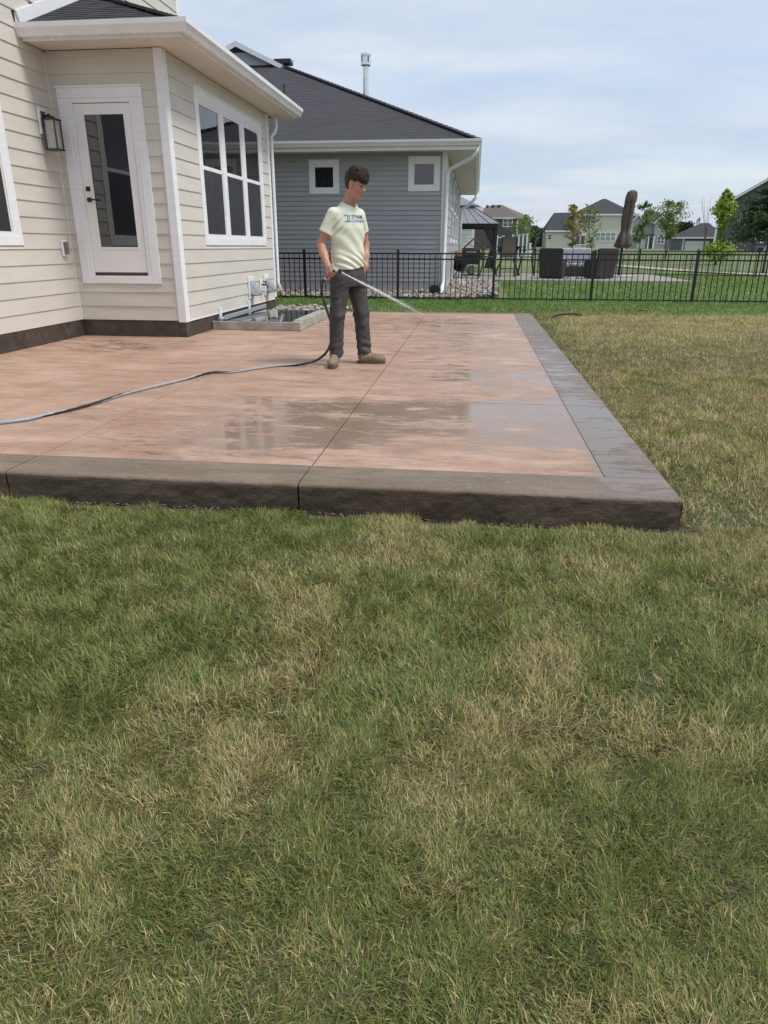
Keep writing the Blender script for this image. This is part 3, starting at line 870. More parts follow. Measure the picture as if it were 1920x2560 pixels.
# eaves
mb = MB(); mb.box(xl, EXr - .02, EYf + .03, NY, 3.33, 3.345); mb.box(NX, EXr - .03, NY, NB + .4, 3.33, 3.345); mb.build('soffit', M['soffit'], nh)
mb = MB(); mb.box(xl, EXr, EYf + .0, EYf + .025, 3.31, 3.5); mb.box(EXr - .025, EXr, EYf + .025, NB + .5, 3.31, 3.5); mb.build('fascia', M['gutter'], nh)
mb = MB(); vs = []; fs = []
for (px, py), (ox, oy) in [((xl, EYf), (0, -1)), ((EXr, EYf), (1, -1)), ((EXr, NB + .5), (1, 0))]:
    for d, z in prof:
        vs.append((px + ox * d, py + oy * d, 3.375 + z))
for i in range(2):
    for j in range(q):
        fs.append((i * q + j, (i + 1) * q + j, (i + 1) * q + (j + 1) % q, i * q + (j + 1) % q))
fs.append(tuple(range(q))); fs.append(tuple(range(3 * q - 1, 2 * q - 1, -1)))
mb.add(vs, fs); go = mb.build('gutter', M['gutter'], nh)
bm = bmesh.new(); bm.from_mesh(go.data); bmesh.ops.recalc_face_normals(bm, faces=bm.faces); bm.to_mesh(go.data); bm.free()
mb = MB()
mb.tube([(EXr + .02, EYf + .1, 3.4), (EXr, EYf + .1, 3.27), (EXr - .08, EYf + .14, 3.16), (NX + .2, NY - .12, 2.99), (NX + .07, NY - .06, 2.93), (NX + .02, NY - .06, 2.82), (NX + .0, NY - .06, .35), (NX - .02, NY - .18, .2), (NX - .03, NY - .45, .06)], .05, 8)
mb.build('downspout', M['gutter'], nh, smooth=True)
mb = MB()
mb.tube([(EXr + .03, NB + .1, 3.36), (EXr - .02, NB + .1, 3.2), (NX + .4, NB + .1, 2.9), (NX + .1, NB + .1, 2.75), (NX + .06, NB + .1, 2.5), (NX + .06, NB + .1, .2)], .06, 8)
mb.build('downspout', M['gutter'], nh, smooth=True)
mb = MB(); vz = ze + PG * (21.2 - EYf)
mb.lathe((-5.32, 21.2, vz - .05), [(.19, .02), (.10, .1), (.05, .14), (.05, .48), (.04, .5)], 12); mb.build('vent_pipe', M['shingle_b'], nroof, smooth=True)
MB().box(-6.45, -5.9, 24.4, 24.75, gz_ - .02, gz_ + .13).build('ridge_vent', M['black'], nroof, bevel=.03)
mb = MB(); fzb = 5.2
mb.lathe((-3.66, 25, fzb), [(.085, 0), (.085, 1.2), (.12, 1.22), (.155, 1.24), (.155, 1.3), (.145, 1.3), (.145, 1.48), (.158, 1.49), (.158, 1.55), (.02, 1.57)], 18)
mb.build('flue_pipe', M['steel'], nroof, smooth=False)
for j in range(4):
    an = j * PI / 2 - .9
    MB().beam((-3.66 + .15 * math.cos(an), 25 + .15 * math.sin(an), fzb + 1.31), (-3.66 + .15 * math.cos(an), 25 + .15 * math.sin(an), fzb + 1.47), .03, .012, up=(math.cos(an), math.sin(an), 0)).build('cap_slot', M['black'], nroof)

# ------------------------------------------------------------------ black aluminium fence
def fence(name, label, p0, dirv, n_panels, pitch, npk, base, top, pw=.06, pk=.017, skip=0):
    d = Vector(dirv).normalized()
    f = thing(name, label, 'fence', p0)
    P0 = Vector(p0)
    hgt = top - base
    zf = lambda a: P0.z + base + a
    me_p = None
    for i in range(n_panels + 1):
        c = P0 + d * (i * pitch)
        mb = MB()
        mb.prism([c + d * (sx * pw / 2) + d.cross(Vector((0, 0, 1))) * (sy * pw / 2) + Vector((0, 0, base - .05)) for sx, sy in ((-1, -1), (1, -1), (1, 1), (-1, 1))], (0, 0, hgt + .06))
        mb.prism([c + d * (sx * pw * .6) + d.cross(Vector((0, 0, 1))) * (sy * pw * .6) + Vector((0, 0, top + .012)) for sx, sy in ((-1, -1), (1, -1), (1, 1), (-1, 1))], (0, 0, .02))
        mb.build('post', M['black'], f)
    for i in range(n_panels):
        a = P0 + d * (i * pitch + pw / 2); bq = P0 + d * ((i + 1) * pitch - pw / 2)
        for z, h_ in ((top - .055, .034), (top - .18, .034), (base + .055, .03)):
            MB().beam(a + Vector((0, 0, z)), bq + Vector((0, 0, z)), .028, h_).build('rail', M['black'], f)
        for j in range(1, npk):
            c = P0 + d * (i * pitch + pitch * j / npk)
            if me_p is None:
                mb = MB(); h2 = pk / 2
                mb.prism([d * (sx * h2) + d.cross(Vector((0, 0, 1))) * (sy * h2) + Vector((0, 0, base)) for sx, sy in ((-1, -1), (1, -1), (1, 1), (-1, 1))], (0, 0, hgt - .055))
                me_p = bpy.data.meshes.new('picket'); me_p.from_pydata(mb.v, [], mb.f); me_p.materials.append(M['black'])
            o = bpy.data.objects.new('picket', me_p); link(o, f); o.location = c - P0
    return f
fence('metal_fence', 'black metal picket fence crossing the lawn beyond the patio', (-6.38, 17.6, -.03), (1, 0, 0), 7, 2.275, 18, 0, 1.11)
fence('metal_fence', 'farther black metal fence at the back of the neighbouring yard', (2.7, 34.6, .05), (13.5, -4.9, 0), 6, 2.28, 18, 0, 1.02)
# ------------------------------------------------------------------ rocks
def color_mat(name, rough=.6, spec=.4, transl=0):
    mt, t, b = newmat(name)
    a = node(t, 'ShaderNodeAttribute', attribute_name='Col')
    p = pos(t)
    k = mixc(t, maprange(t, noise(t, p, 40, 3), .3, .7, 0, .3), a.outputs['Color'], (.05, .05, .03), 'MULTIPLY') if not transl else a.outputs['Color']
    t.links.new(k, b.inputs['Base Color'])
    b.inputs['Roughness'].default_value = rough
    b.inputs['Specular IOR Level'].default_value = spec
    if transl:
        tr = node(t, 'ShaderNodeBsdfTranslucent', {'Color': k})
        ms = node(t, 'ShaderNodeMixShader', {0: transl, 1: b.outputs[0], 2: tr.outputs[0]})
        t.links.new(ms.outputs[0], t.nodes['Material Output'].inputs['Surface'])
    return mt
def np_mesh(name, verts, faces_flat, sizes, colors, mat, parent=None, smooth=False):
    me = bpy.data.meshes.new(name)
    nv = len(verts)
    me.vertices.add(nv); me.vertices.foreach_set('co', np.ascontiguousarray(verts, np.float32).ravel())
    me.loops.add(len(faces_flat)); me.loops.foreach_set('vertex_index', np.ascontiguousarray(faces_flat, np.int32))
    starts = np.concatenate([[0], np.cumsum(sizes)[:-1]]).astype(np.int32)
    me.polygons.add(len(sizes)); me.polygons.foreach_set('loop_start', starts)
    try:
        me.polygons.foreach_set('loop_total', np.asarray(sizes, np.int32))
    except Exception:
        pass
    me.update(calc_edges=True)
    if colors is not None:
        at = me.color_attributes.new('Col', 'FLOAT_COLOR', 'POINT')
        cc_ = np.ones((nv, 4), np.float32); cc_[:, :3] = colors
        at.data.foreach_set('color', cc_.ravel())
    if smooth:
        me.polygons.foreach_set('use_smooth', np.ones(len(sizes), bool))
    me.materials.append(mat)
    o = bpy.data.objects.new(name, me)
    link(o, parent)
    return o
bm = bmesh.new(); bmesh.ops.create_icosphere(bm, subdivisions=1, radius=1)
ICO_V = np.array([v.co for v in bm.verts]); ICO_F = np.array([[v.index for v in f.verts] for f in bm.faces]); bm.free()
M['rock'] = color_mat('river rock', .55)
def rocks(name, pts, size, pal=None):
    n = len(pts)
    s = rng.uniform(size[0], size[1], (n, 1, 1)) * rng.uniform([.8, .6, .4], [1.3, 1., .75], (n, 3))[:, None, :]
    v = ICO_V[None] * s * rng.uniform(.82, 1.15, (n, len(ICO_V), 1))
    a = rng.uniform(0, 6.28, n); c, sn = np.cos(a)[:, None], np.sin(a)[:, None]
    x = v[..., 0] * c - v[..., 1] * sn; y = v[..., 0] * sn + v[..., 1] * c
    v = np.stack([x, y, v[..., 2]], -1) + np.asarray(pts)[:, None, :]
    f = (ICO_F[None] + (np.arange(n) * len(ICO_V))[:, None, None]).reshape(-1)
    pal = np.array(pal) if pal else np.array([(.42, .36, .30), (.30, .25, .21), (.5, .46, .42), (.20, .17, .15), (.38, .27, .21), (.55, .52, .48), (.26, .25, .25)])
    cl = pal[rng.integers(0, len(pal), n)] * rng.uniform(.75, 1.15, (n, 1))
    o = np_mesh(name, v.reshape(-1, 3), f, np.full(n * len(ICO_F), 3), np.repeat(cl, len(ICO_V), 0), M['rock'])
    o['kind'] = 'stuff'
    return o
n = 2600
px = rng.uniform(-6.5, .62, n); py = rng.uniform(17.72, 19.0, n)
p2x = rng.uniform(-.8, .8, 1300); p2y = rng.uniform(18.6, 26.0, 1300)
kp = (p2x < .72 - .5 * ((p2y - 22.5) / 4) ** 2)
px = np.concatenate([px, p2x[kp]]); py = np.concatenate([py, p2y[kp]])
kp = (py > 17.95 + .5 * sstep(-.4, .62, px)) | (px < -.4)
px, py = px[kp], py[kp]
rise = .05 + .07 * sstep(17.8, 18.9, py) * (py < 19.1) + .02
o = rocks('river_rock', np.stack([px, py, ground(px, py) + rise * rng.uniform(.4, 1., len(px))], -1), (.035, .075))
tag(o, 'band of tan and grey river rock along the grey house foundation', 'rocks')
n = 650
px = rng.uniform(-4.6, -2.2, n); py = rng.uniform(12.5, 14.9, n)
kp = ((px > -3.9) & (py < 14.5) & (px < -2.5 - .3 * rng.random(n))) | ((py > 14.0) & (py < 14.75))
px, py = px[kp], py[kp]
o = rocks('river_rock', np.stack([px, py, np.full(len(px), .012) + rng.uniform(0, .03, len(px))], -1), (.03, .06))
tag(o, 'small patch of river rock behind the window well', 'rocks')
bt = thing('bait_box', 'low black plastic box on the rocks at the grey house wall', 'box', (-.98, 18.4, .1))
mb = MB(); mb.prism([(-1.12, 18.3, .12), (-.84, 18.3, .12), (-.84, 18.3, .2), (-.89, 18.3, .27), (-1.07, 18.3, .27), (-1.12, 18.3, .2)], (0, .2, 0)); mb.build('body', M['black'], bt, bevel=.012)
MB().box(-1.08, -.88, 18.315, 18.485, .272, .282).build('lid', M['black'], bt, bevel=.004)

# ------------------------------------------------------------------ neighbour's slab and furniture
SZ = .10
M['slabc'] = pm('worn slab', (.27, .255, .23), .9, .12, 2, .2, 40)
slab = struct(MB().box(-.78, 7.4, 26.2, 32.6, -.1, SZ).build('neighbour_slab', M['slabc'], bevel=.01)); OFF[slab] = Vector((0, 0, 0))
for i, (a, bq) in enumerate(((-.78, -.33), (-.32, .2), (.21, .66))):
    MB().box(a, bq - .006, 25.9, 26.19, -.1, SZ - .01).build('edging_stone', M['concrete'], slab, bevel=.012)
mt_f = pm('dark bronze frame', (.035, .03, .028), .45, .2, 6)
M['frame'] = mt_f
M['sling'] = pm('tan sling fabric', (.20, .175, .14), .7, .1, 20, .1, 200)
M['wicker'] = pm('brown wicker', (.036, .029, .026), .6, .35, 45, .5, 120, stretch=(1, 1, 2))
M['cushion'] = pm('grey cushion', (.42, .43, .46), .85, .08, 6, .15, 30)
M['canvas'] = pm('brown canvas', (.095, .075, .064), .8, .2, 5, .3, 30, stretch=(2, 2, .4))
M['mesh'] = pm('brown netting', (.07, .06, .056), .8, .25, 6)
M['wood'] = pm('cedar', (.26, .145, .08), .7, .2, 6, .2, 30)
M['panelgrey'] = pm('grey roof metal', (.22, .225, .245), .45, .06, 3)

def bar_chair(label, x, y, rz):
    c = thing('bar_chair', label, 'chair', (x, y, SZ), 'high patio chairs round the bar table', rz=rz)
    # faces +Y locally; back at -Y
    def bl(mb, nm, mat, **k):
        return mb.build(nm, mat, c, **k)
    pts = [(.02, .70), (-.2, .72), (-.24, .80), (-.27, 1.0), (-.30, 1.2), (-.36, 1.36), (-.44, 1.42)]
    mb = MB()
    for a, bq in zip(pts[1:-1], pts[2:]):
        mb.add([(-.25, a[0], a[1]), (.25, a[0], a[1]), (.25, bq[0], bq[1]), (-.25, bq[0], bq[1]), (-.25, a[0] + .012, a[1]), (.25, a[0] + .012, a[1]), (.25, bq[0] + .012, bq[1]), (-.25, bq[0] + .012, bq[1])], [(0, 1, 2, 3), (7, 6, 5, 4), (0, 4, 5, 1), (2, 6, 7, 3), (0, 3, 7, 4), (1, 5, 6, 2)])
    bl(mb, 'backrest', M['sling'])
    bl(MB().box(-.25, .25, -.2, .26, .70, .725), 'seat', M['sling'])
    for sx in (-.265, .265):
        mb = MB(); mb.tube([(sx, .28, .70), (sx, -.2, .71)] + [(sx, a, z) for a, z in pts[2:]], .02, 6); bl(mb, 'side_rail', M['frame'])
        mb = MB(); mb.tube([(sx, .26, .95), (sx, -.05, .97), (sx, -.27, 1.0)], .018, 6); mb.tube([(sx, .26, .95), (sx, .27, .7)], .016, 6); bl(mb, 'armrest', M['frame'])
        for sy in (-1, 1):
            mb = MB(); mb.tube([(sx, .2 * sy, .70), (sx * 1.0, .26 * sy, .3), (sx * 1.02, .34 * sy, .0)], .02, 6); bl(mb, 'leg', M['frame'])
    mb = MB(); mb.tube([(-.265, -.26, .3), (.265, -.26, .3)], .012, 6); mb.tube([(-.265, .26, .3), (.265, .26, .3)], .012, 6); bl(mb, 'stretcher', M['frame'])
    return c
bar_chair('tan sling bar chair seen from behind, back to the fence', 1.22, 28.6, 0)
bar_chair('tan sling bar chair in side view on the right of the bar table', 2.0, 29.9, PI / 2)
bar_chair('tan sling bar chair in side view between grill and bar table', .52, 29.4, -PI / 2)
tb = thing('bar_table', 'dark bar height patio table among the high sling chairs', 'table', (1.27, 30.2, SZ))
MB().box(.62, 1.92, 29.7, 30.7, 1.17, 1.205).build('table_top', M['frame'], tb, bevel=.01)
for sx, sy in ((-.5, -.35), (.5, -.35), (.5, .35), (-.5, .35)):
    mb = MB(); mb.tube([(1.27 + sx * .8, 30.2 + sy * .8, 1.17), (1.27 + sx * .45, 30.2 + sy * .45, .7), (1.27 + sx, 30.2 + sy, SZ)], .025, 6); mb.build('leg', M['frame'], tb)
# grill
gr = thing('gas_grill', 'black gas grill with closed lid and open lower shelf by the grey wall', 'grill', (-.15, 27.3, SZ))
X0, X1, Y0, Y1 = -.5, .16, 27.05, 27.6
MB().box(X0, X1, Y0, Y1, .58, .86).build('firebox', M['black'], gr, bevel=.02)
mb = MB(); mb.prism([(X0, Y0, .865), (X0, Y1, .865), (X0, Y1 - .05, 1.06), (X0, Y1 - .18, 1.14), (X0, Y0 + .16, 1.14), (X0, Y0 + .04, 1.06)], (X1 - X0, 0, 0)); mb.build('lid', M['black'], gr, bevel=.015)
mb = MB(); mb.tube([(X0 + .15, Y0 - .04, 1.0), (X1 - .15, Y0 - .04, 1.0)], .014, 8); mb.build('lid_handle', M['steel'], gr)
for sx in (X0 + .02, X1 - .02):
    for sy in (Y0 + .03, Y1 - .03):
        MB().box(sx - .02, sx + .02, sy - .02, sy + .02, SZ, .58).build('leg', M['black'], gr)
MB().box(X0, X1, Y0, Y1, .2, .225).build('lower_shelf', M['frame'], gr)
mb = MB(); mb.lathe((-.14, 27.3, .225), [(.11, 0), (.13, .04), (.13, .22), (.1, .28), (.05, .3)], 14); mb.build('gas_bottle', M['panelgrey'], gr, smooth=True)
MB().box(X1, X1 + .26, Y0 + .05, Y1 - .05, .84, .87).build('side_table', M['black'], gr, bevel=.006)
kg = thing('kettle_grill', 'rounded black smoker with a brown lid tucked behind the gas grill', 'grill', (-.62, 28.0, SZ))
mb = MB(); mb.lathe((-.58, 28.0, 0), [(.05, .3), (.2, .36), (.27, .55), (.29, .8)], 18); mb.build('bowl', M['black'], kg, smooth=True)
mb = MB(); mb.lathe((-.58, 28.0, 0), [(.295, .805), (.29, .88), (.22, 1.0), (.1, 1.06), (.02, 1.07)], 18); mb.build('lid', M['wood'], kg, smooth=True)
for j in range(3):
    an = j * 2.094 + .4
    mb = MB(); mb.tube([(-.58 + .12 * math.cos(an), 28 + .12 * math.sin(an), .34), (-.58 + .26 * math.cos(an), 28 + .26 * math.sin(an), SZ)], .018, 6); mb.build('leg', M['black'], kg)
# wicker seats
def wicker_chair(label, x, y, rz):
    c = thing('wicker_armchair', label, 'armchair', (x, y, SZ), 'brown wicker armchairs', rz=rz)
    mb = MB(); mb.prism([(-.40, -.36, .02), (.40, -.36, .02), (.44, -.46, 1.0), (.38, -.47, 1.04), (-.38, -.47, 1.04), (-.44, -.46, 1.0)], (0, .1, 0)); mb.build('backrest', M['wicker'], c, bevel=.03)
    for sx in (-1, 1):
        mb = MB(); mb.prism([(sx * .40, -.30, .02), (sx * .40, .36, .02), (sx * .41, .40, .55), (sx * .41, .34, .64), (sx * .41, -.2, .66), (sx * .42, -.36, .74)], (-sx * .11, 0, 0)); mb.build('arm', M['wicker'], c, bevel=.02)
    MB().box(-.29, .29, -.26, .38, .02, .34).build('base', M['wicker'], c, bevel=.02)
    MB().box(-.285, .285, -.25, .39, .345, .46).build('seat_cushion', M['cushion'], c, bevel=.03)
    MB().box(-.285, .285, -.345, -.2, .465, .92).build('back_cushion', M['cushion'], c, bevel=.03)
    return c
wicker_chair('brown wicker armchair seen from behind, nearer the bar chairs', 2.83, 27.75, -.35)
wicker_chair('brown wicker armchair seen from behind beside the closed umbrella', 4.5, 27.8, .5)
sf = thing('wicker_sofa', 'brown wicker sofa with pale grey cushions facing the fence', 'sofa', (3.72, 29.9, SZ))
mb = MB(); mb.box(2.9, 4.65, 29.5, 30.3, SZ + .02, SZ + .36); mb.build('base', M['wicker'], sf, bevel=.02)
MB().box(2.9, 4.65, 30.2, 30.34, SZ + .37, SZ + .95).build('backrest', M['wicker'], sf, bevel=.03)
for xx in (2.9, 4.5):
    MB().box(xx, xx + .15, 29.5, 30.19, SZ + .37, SZ + .62).build('arm', M['wicker'], sf, bevel=.02)
for xx in (3.06, 3.78):
    MB().box(xx, xx + .7, 29.52, 30.1, SZ + .365, SZ + .5).build('seat_cushion', M['cushion'], sf, bevel=.04)
    MB().box(xx, xx + .7, 30.02, 30.19, SZ + .51, SZ + 1.04).build('back_cushion', M['cushion'], sf, bevel=.05)
st = thing('folding_table', 'small black folding table with crossed legs between the wicker armchairs', 'table', (3.5, 27.2, SZ))
MB().box(3.28, 3.72, 27.0, 27.4, .67, .69).build('table_top', M['frame'], st, bevel=.004)
for yq in (27.02, 27.38):
    for s_ in (-1, 1):
        mb = MB(); mb.tube([(3.5 - s_ * .19, yq, .67), (3.5 + s_ * .2, yq, SZ)], .012, 6); mb.build('leg', M['frame'], st)
# closed cantilever umbrella
um = thing('closed_umbrella', 'tall brown patio umbrella folded and tied on a dark pole', 'umbrella', (5.5, 29.3, SZ))
ux, uy = 5.56, 29.3
mb = MB(); mb.tube([(ux - .07, uy, SZ), (ux - .06, uy, 1.3), (ux, uy, 2.2), (ux + .09, uy, 3.12)], .05, 8); mb.build('pole', M['black'], um)
MB().box(ux - .55, ux + .5, uy - .5, uy + .5, SZ, SZ + .05).build('base', M['concrete'], um, bevel=.01)
def pleated(levels, n=48, ph=0., lobes=6, sq=0):
    vs = []; fs = []
    for li, (z, r, dep, dx_) in enumerate(levels):
        for j in range(n):
            a = 2 * PI * j / n
            rr_ = r * (1 + dep * (1 - 2 * abs(math.sin(a * lobes / 2 + ph + .25 * math.sin(z * 3)))) + .35 * dep * math.sin(a * 3 + z * 4 + 1))
            if sq: rr_ *= 1 + sq * abs(math.cos(2 * a + .6))
            vs.append((ux + dx_ + rr_ * math.cos(a), uy + rr_ * math.sin(a), z + (.05 * math.sin(a * 4 + 1) if li == 0 else 0)))
    for i in range(len(levels) - 1):
        for j in range(n):
            fs.append((i * n + j, i * n + (j + 1) % n, (i + 1) * n + (j + 1) % n, (i + 1) * n + j))
    fs.append(tuple(range(n - 1, -1, -1))); fs.append(tuple((len(levels) - 1) * n + j for j in range(n)))
    return MB().add(vs, fs)
pleated([(1.16, .26, .34, -.03), (1.3, .27, .30, -.03), (1.5, .235, .26, -.03), (1.66, .18, .2, -.03), (1.76, .15, .1, -.02), (1.85, .165, .16, -.015), (2.1, .175, .22, 0), (2.45, .18, .24, .03), (2.8, .165, .22, .06), (3.0, .155, .16, .08), (3.1, .13, .12, .09), (3.13, .03, .05, .09)]).build('canopy', M['canvas'], um, smooth=True)
pleated([(1.71, .168, .05, -.02), (1.79, .168, .05, -.02)]).build('tie_strap', M['canvas'], um)
pleated([(2.78, .185, .16, .06), (2.95, .18, .14, .08), (3.09, .15, .1, .09), (3.15, .06, .08, .09)], 48, 1., 4, .12).build('top_flap', M['canvas'], um)
# gazebo
gz0 = .06
gzb = thing('gazebo', 'hardtop gazebo with grey ribbed roof and tied brown netting behind the grey house', 'gazebo', (-.9, 38, gz0))
ga, gb, gc, gd = -2.8, .98, 36.2, 39.8
for xx in (ga + .08, gb - .08):
    for yq in (gc + .08, gd - .08):
        MB().box(xx - .07, xx + .07, yq - .07, yq + .07, gz0, 2.1).build('post', M['black'], gzb)
mb = MB()
for a in ((ga, gb, gc, gc + .1), (ga, gb, gd - .1, gd), (ga, ga + .1, gc + .1, gd - .1), (gb - .1, gb, gc + .1, gd - .1)):
    mb.box(a[0], a[1], a[2], a[3], 2.03, 2.2)
mb.build('beam', M['black'], gzb)
cxm, cym = (ga + gb) / 2, (gc + gd) / 2
def frustum(x0, x1, y0, y1, z0, X0_, X1_, Y0_, Y1_, z1):
    return MB().add([(x0, y0, z0), (x1, y0, z0), (x1, y1, z0), (x0, y1, z0), (X0_, Y0_, z1), (X1_, Y0_, z1), (X1_, Y1_, z1), (X0_, Y1_, z1)], [(0, 1, 5, 4), (1, 2, 6, 5), (2, 3, 7, 6), (3, 0, 4, 7), (4, 5, 6, 7), (3, 2, 1, 0)])
frustum(ga - .12, gb + .12, gc - .12, gd + .12, 2.21, cxm - .7, cxm + .7, cym - .6, cym + .6, 2.98).build('lower_roof', M['panelgrey'], gzb)
frustum(cxm - .85, cxm + .85, cym - .75, cym + .75, 3.06, cxm - .05, cxm + .05, cym - .05, cym + .05, 3.5).build('upper_roof', M['panelgrey'], gzb)
for i in range(9):
    tq = i / 8
    a = Vector((ga - .1 + (gb - ga + .2) * tq, gc - .13, 2.225)); bq = Vector((cxm - .7 + 1.4 * tq, cym - .6, 2.99))
    MB().beam(a, bq, .025, .02).build('roof_rib', M['black' if i in (0, 8) else 'panelgrey'], gzb)
vs = []; fs = []; nn_ = 12
for i in range(15):
    z = 2.02 - i * .13; sp_ = .42 * abs(1 - i / 7.) if i < 7 else .10 + .22 * (i - 7) / 7
    xc = gb - .12 - (.38 if i == 0 else sp_ * .6)
    for j in range(nn_):
        a = 2 * PI * j / nn_
        vs.append((xc + (sp_ * .6 + .06) * math.cos(a), gc + .16 + (.05 + .02 * math.sin(3 * a)) * math.sin(a), z))
for i in range(14):
    for j in range(nn_):
        fs.append((i * nn_ + j, i * nn_ + (j + 1) % nn_, (i + 1) * nn_ + (j + 1) % nn_, (i + 1) * nn_ + j))
MB().add(vs, fs).build('netting', M['mesh'], gzb, smooth=True)
ph = thing('play_house', 'brown wooden playset gable with a sunburst cutout behind the patio chairs', 'playset', (-.08, 41, .06))
kx = 41 / 31.5
px0, px1, pzt, pzb = -.5 * kx, .38 * kx, 1.64, 1.12
pxm = (px0 + px1) / 2
for a, bq in (((px0, 41, pzb), (pxm, 41, pzt)), ((pxm, 41, pzt), (px1, 41, pzb))):
    MB().beam(a, bq, .1, .09).build('rafter', M['wood'], ph)
MB().box(px0, px1, 40.95, 41.05, pzb - .12, pzb - .02).build('tie_beam', M['wood'], ph)
for k_ in (-.28, 0, .28):
    MB().beam((pxm, 41, pzb), (pxm + k_, 41, pzb + .36 - abs(k_) * .5), .07, .03).build('ray_slat', M['wood'], ph)
for xx in (px0 + .08, px1 - .08):
    MB().box(xx - .05, xx + .05, 40.95, 41.05, .06, pzb - .12).build('post', M['wood'], ph)
MB().box(px0, px1, 41.06, 42.2, .5, .9).build('deck_box', M['wood'], ph)

# ------------------------------------------------------------------ far houses
M['white'] = pm('white siding', (.72, .73, .74), .6, .05, 1)
M['brownsid'] = pm('taupe siding', (.10, .092, .088), .7, .06, .6)
M['brownlt'] = pm('taupe siding b', (.105, .097, .093), .7, .06, .6)
M['cream'] = pm('cream siding', (.66, .61, .52), .7, .05, .5)
M['ltgrey'] = pm('light grey siding', (.40, .40, .42), .7, .06, .5)
M['dkgrey'] = pm('dark grey siding', (.115, .118, .125), .7, .05, .5)
M['roof_br'] = pm('brown roof', (.13, .112, .095), .9, .15, 2.)
M['roof_ch'] = pm('charcoal roof', (.04, .041, .05), .9, .15, 2.)
M['blind'] = pm('window blind', (.30, .36, .34), .5, .1, 4)
def fwin(parent, x0, x1, y, z0, z1, n=1, hung=True, pane='glass_far', t_=.13):
    mb = MB()
    mb.box(x0, x1, y - .1, y - .003, z0, z0 + t_); mb.box(x0, x1, y - .1, y - .003, z1 - t_, z1)
    for i in range(n + 1):
        c = x0 + (x1 - x0) * i / n
        a = max(x0, c - t_ / 2) if 0 < i < n else (x0 if i == 0 else x1 - t_)
        mb.box(a, a + t_, y - .098, y - .003, z0 + t_, z1 - t_)
    if hung:
        zm = (z0 + z1) / 2
        mb.box(x0 + t_, x1 - t_, y - .095, y - .003, zm - .04, zm + .04)
    wi = mb.build('window', M['trim'], parent)
    MB().box(x0 + t_ * .5, x1 - t_ * .5, y - .05, y - .003, z0 + t_ * .5, z1 - t_ * .5).build('pane', M[pane], wi)
    return wi
def hip_roof(x0, x1, y0, y1, ze, zr, o=.5, ridge=None):
    x0 -= o; x1 += o; y0 -= o; y1 += o
    wx, wy = x1 - x0, y1 - y0
    if ridge is None:
        if wx >= wy:
            a, bq = (x0 + wy / 2, (y0 + y1) / 2), (x1 - wy / 2, (y0 + y1) / 2)
        else:
            a, bq = ((x0 + x1) / 2, y0 + wx / 2), ((x0 + x1) / 2, y1 - wx / 2)
    else:
        a, bq = ridge
    if wx >= wy or ridge:
        F = [(0, 1, 5, 4), (1, 2, 5), (2, 3, 4, 5), (3, 0, 4), (3, 2, 1, 0)]
    else:
        F = [(0, 1, 4), (1, 2, 5, 4), (2, 3, 5), (3, 0, 4, 5), (3, 2, 1, 0)]
    return MB().add([(x0, y0, ze), (x1, y0, ze), (x1, y1, ze), (x0, y1, ze), (a[0], a[1], zr), (bq[0], bq[1], zr)], F)
def eave(x0, x1, y0, y1, ze, o=.5, h=.22):
    mb = MB(); x0 -= o; x1 += o; y0 -= o; y1 += o
    mb.box(x0, x1, y0 - .04, y0, ze - h, ze + .02); mb.box(x0, x1, y1, y1 + .04, ze - h, ze + .02); mb.box(x0 - .04, x0, y0, y1, ze - h, ze + .02); mb.box(x1, x1 + .04, y0, y1, ze - h, ze + .02)
    mb.box(x0, x1, y0, y1, ze - h + .02, ze - h + .04)
    return mb
def gable_roof_x(x0, x1, y0, y1, ze, zr, o=.4, th=.18):       # ridge along X
    ym = (y0 + y1) / 2
    s = (zr - ze) / (ym - y0)
    return MB().prism([(x0 - o, y0 - o, ze - o * s), (x0 - o, ym, zr), (x0 - o, y1 + o, ze - o * s), (x0 - o, y1 + o, ze - o * s + th), (x0 - o, ym, zr + th), (x0 - o, y0 - o, ze - o * s + th)], (x1 - x0 + 2 * o, 0, 0))
def gable_roof_y(x0, x1, y0, y1, ze, zr, o=.4, th=.18):       # ridge along Y, gable faces camera
    xm = (x0 + x1) / 2
    s = (zr - ze) / (xm - x0)
    return MB().prism([(x0 - o, y0 - o, ze - o * s), (xm, y0 - o, zr), (x1 + o, y0 - o, ze - o * s), (x1 + o, y0 - o, ze - o * s + th), (xm, y0 - o, zr + th), (x0 - o, y0 - o, ze - o * s + th)], (0, y1 - y0 + 2 * o, 0))

# white house just behind the gazebo
wh = thing('white_house', 'white sided house with dark roof glimpsed behind the gazebo', 'house', (-4, 46, 0))
MB().box(-9, -.17, 46, 54, -.2, 3.3).build('wall', M['white'], wh)
for i in range(14):
    MB().box(-2.2, -.27, 45.965, 45.998, .2 + i * .21, .2 + i * .21 + .185).build('siding_board', M['white'], wh)
MB().box(-.27, -.15, 45.96, 46.0, -.1, 3.2).build('corner_board', M['trim'], wh)
hip_roof(-9, -.17, 46, 54, 3.35, 5.6, .45).build('roof', M['roof_ch'], wh)
eave(-9, -.17, 46, 54, 3.35, .45).build('fascia', M['gutter'], wh)

k = 145 / 110.
FX = lambda x: x * k
FZ = lambda z: CAM_H + (z - CAM_H) * k
